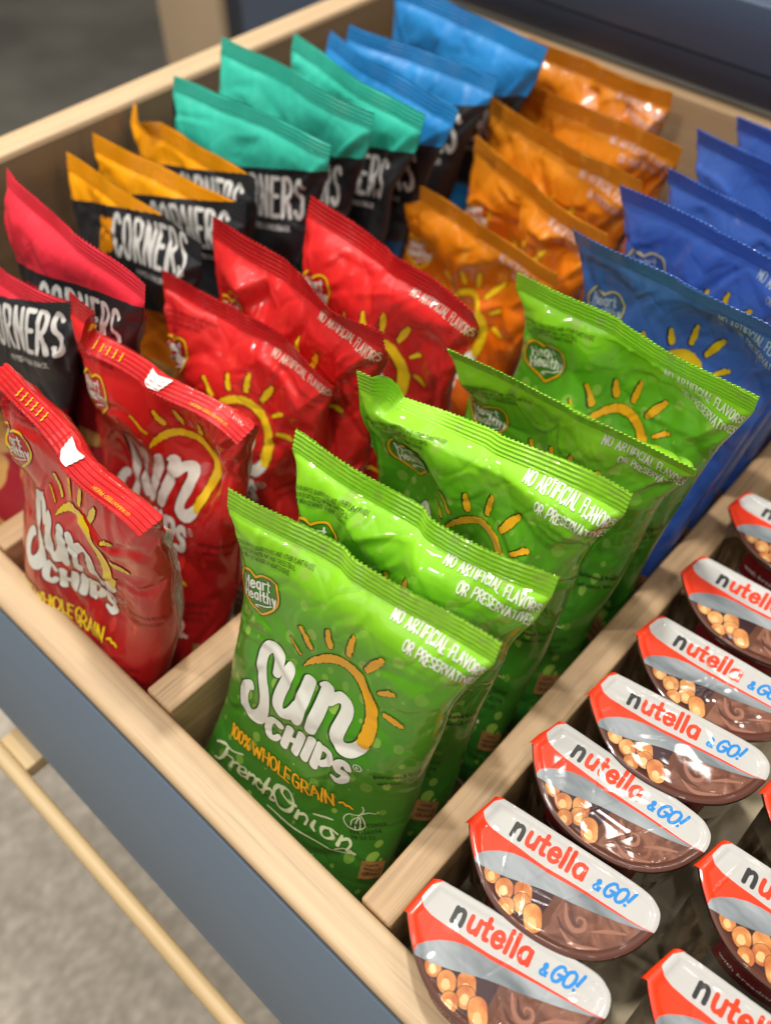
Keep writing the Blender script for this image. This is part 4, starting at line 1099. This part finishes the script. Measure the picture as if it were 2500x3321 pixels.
def make_cup(cx, cy, deg, seed, label, group, dz=0.):
    a = math.radians(deg); ca, sa = math.cos(a), math.sin(a)
    root = empty('snack_cup', (cx / 1000, cy / 1000, FLOOR)); tag(root, label, 'snack cup', group)
    def wld(x, y, z): return np.stack([(cx + x * ca - y * sa) / 1000, (cy + x * sa + y * ca) / 1000, CZ + dz + z / 1000], -1)
    # body: D-shaped tapering cup
    R = resample(OUTS, 96); c0 = np.array([0, 0.])
    lv = [(-.6, .985), (-3, .985), (-3.4, .93), (-30, .905), (-108, .83), (-110.3, .81)]
    P = np.stack([wld(np.r_[R[:, 0], R[:1, 0]] * k, np.r_[R[:, 1], R[:1, 1]] * k, np.full(97, z)) for z, k in lv])
    body = grid_mesh('cup_body', P[::-1], [MAT['cup']], root)
    # label wrapped round the curved front
    f = R[(R[:, 1] < -8) & (R[:, 0] < 30) & (R[:, 0] > -26)]; f = f[np.argsort(f[:, 0])]
    def band(nm, z0, z1, mat, par):
        zz = np.linspace(z0, z1, 5); kk = np.interp(-zz, [3.4, 30, 108], [.93, .905, .83]) * 1.006
        o = grid_mesh(nm, np.stack([wld(f[:, 0] * k, f[:, 1] * k, np.full(len(f), z)) for z, k in zip(zz, kk)]), [mat], None)
        o.parent = par; o.matrix_parent_inverse = Matrix.Translation(-Vector(root.location)); return o
    lb = band('label', -24, -5, MAT['label'], body)
    band('label', -74, -24.2, MAT['label_low'], body)
    TA = Art(); put_text(TA, 'grey', 0, 'with breadsticks', 0, 0, 3.4, 34, 0, .01); TA.done()
    d_ = np.r_[0, np.cumsum(np.hypot(*np.diff(f * .925, axis=0).T))]
    s0 = np.interp(-22, f[:, 0], d_)
    tx = np.interp(TA.V[:, 0] + s0, d_, f[:, 0]); ty = np.interp(TA.V[:, 0] + s0, d_, f[:, 1]); tz = -17 + TA.V[:, 1]
    kk = np.interp(-tz, [3.4, 30, 108], [.93, .905, .83]) * 1.013
    tt_ = mesh_obj('label_text', wld(tx * kk, ty * kk, tz), TA.L, TA.S, TA.T, [PM['grey']], None, None)
    tt_.parent = body; tt_.matrix_parent_inverse = Matrix.Translation(-Vector(root.location))
    # lid
    rng = np.random.default_rng(seed)
    A = _LID
    ks = [(rng.uniform(.05, .22), rng.uniform(0, 3.14), rng.uniform(0, 6.28), rng.uniform(.03, .13)) for _ in range(9)]
    cr = [(rng.uniform(-40, 42), rng.uniform(-18, 22), rng.uniform(0, 3.14), rng.uniform(6, 16), rng.uniform(.8, 1.8), rng.uniform(-.2, .22)) for _ in range(14)]
    bb = (-49, -27, 50, 27); of = Field(*bb, .5).poly(OUTS)
    def height(V):
        x, y = V[:, 0], V[:, 1]
        d = -bilinear(of.F[..., None], (x + 49) / .5, (y + 27) / .5)[:, 0]          # distance to the rim
        z = np.where(d < 3.2, .5 + .25 * np.sin(np.clip(d, 0, 3.2) / 3.2 * np.pi), 0) * 1.0 + np.where(d >= 3.2, .5 * np.exp(-(d - 3.2) / .9), 0)
        e = sstep((d - 3) / 3)
        for f_, an, ph, am in ks: z = z + e * am * np.sin(f_ * 1.2 * (x * math.cos(an) + y * math.sin(an)) + ph)
        for px, py, an, ln, wd, am in cr:
            s = (x - px) * math.cos(an) + (y - py) * math.sin(an); q = -(x - px) * math.sin(an) + (y - py) * math.cos(an)
            z = z + sstep((d - 1) / 3) * am * np.maximum(0, 1 - np.abs(q) / wd) * np.exp(-(s / ln) ** 2)
        return z
    def surf(V): return np.stack([V[:, 0], V[:, 1], height(V)], 1)
    V = A.V; e = .25
    hx = (height(V + [e, 0]) - height(V - [e, 0])) / (2 * e); hy = (height(V + [0, e]) - height(V - [0, e])) / (2 * e)
    nl = np.stack([-hx, -hy, np.ones(len(V))], 1); nl /= np.linalg.norm(nl, axis=1, keepdims=True)
    S = surf(V); wp = wld(S[:, 0], S[:, 1], S[:, 2] + A.Z)
    nw = np.stack([nl[:, 0] * ca - nl[:, 1] * sa, nl[:, 0] * sa + nl[:, 1] * ca, nl[:, 2]], 1)
    mesh_obj('lid', wp, A.L, A.S, A.T, [PM[m] for m in A.names], A.I, root, None, nw)
    # rim flange under the foil and the folded foil tab at the left end
    zs = [(.35, 1.004), (-1.0, 1.012), (-1.6, .99)]
    F2 = np.stack([wld(np.r_[R[:, 0], R[:1, 0]] * k, np.r_[R[:, 1], R[:1, 1]] * k, np.full(97, z)) for z, k in zs])
    grid_mesh('rim', F2[::-1], [PM['lid_brown']], root)
    tl = np.array([(-46.2, 2.4), (-45.0, 9), (-43.2, 16), (-41.6, 21.8), (-39.0, 23.2)])
    jag = rng.uniform(0, 1.6, len(tl))
    T2 = np.stack([wld(tl[:, 0] + dx - (jag if i else 0) * .6, tl[:, 1], np.full(len(tl), z) - (jag if i == 2 else 0)) for i, (dx, z) in enumerate(((.4, .75), (-1.0, .2), (-1.6, -2.6)))])
    grid_mesh('foil_tab', T2, [PM['lid_red']], root)
    be = R[(R[:, 1] > 21.5)]; be = be[np.argsort(be[:, 0])]
    jb_ = rng.uniform(0, 1.1, len(be))
    T3 = np.stack([wld(be[:, 0], be[:, 1] + dy + (jb_ if i == 1 else 0) * .5, np.full(len(be), z) - (jb_ if i == 1 else 0)) for i, (dy, z) in enumerate(((-.3, .75), (.9, -1.2)))])
    grid_mesh('foil_edge', T3, [PM['lid_white']], root)
    return root

CG = 'snack cups with white and red foil lids'
CUPS = [(-26.7, 99.5, 10.8, 'snack cup at the front beside the divider, partly behind the drawer rail'),
        (-31.0, 145.8, 6.3, 'second snack cup of the column beside the divider'),
        (-33.7, 196.8, 1.7, 'third snack cup of the column beside the divider'),
        (-27.7, 243.0, 8.0, 'fourth snack cup of the column beside the divider'),
        (-29.4, 289.0, 3.0, 'fifth snack cup of the column beside the divider'),
        (-32.8, 341.6, 3.0, 'sixth snack cup of the divider column, second from its far end'),
        (-37.7, 407.1, 3.0, 'farthest snack cup of the column beside the divider'),
        (68.3, 142.2, 3.0, 'nearest snack cup of the right hand column, in the lower right corner'),
        (60.5, 199.9, 3.0, 'middle snack cup of the right hand column, bread sticks visible in its wall'),
        (65.5, 252.0, 3.0, 'farthest visible snack cup of the right hand column, cut by the picture edge')]
for i, (x, y, d, lab) in enumerate(CUPS): make_cup(x, y, d, 100 + i, lab, CG, dz=(.0, .001, -.0005, .0012)[i % 4])
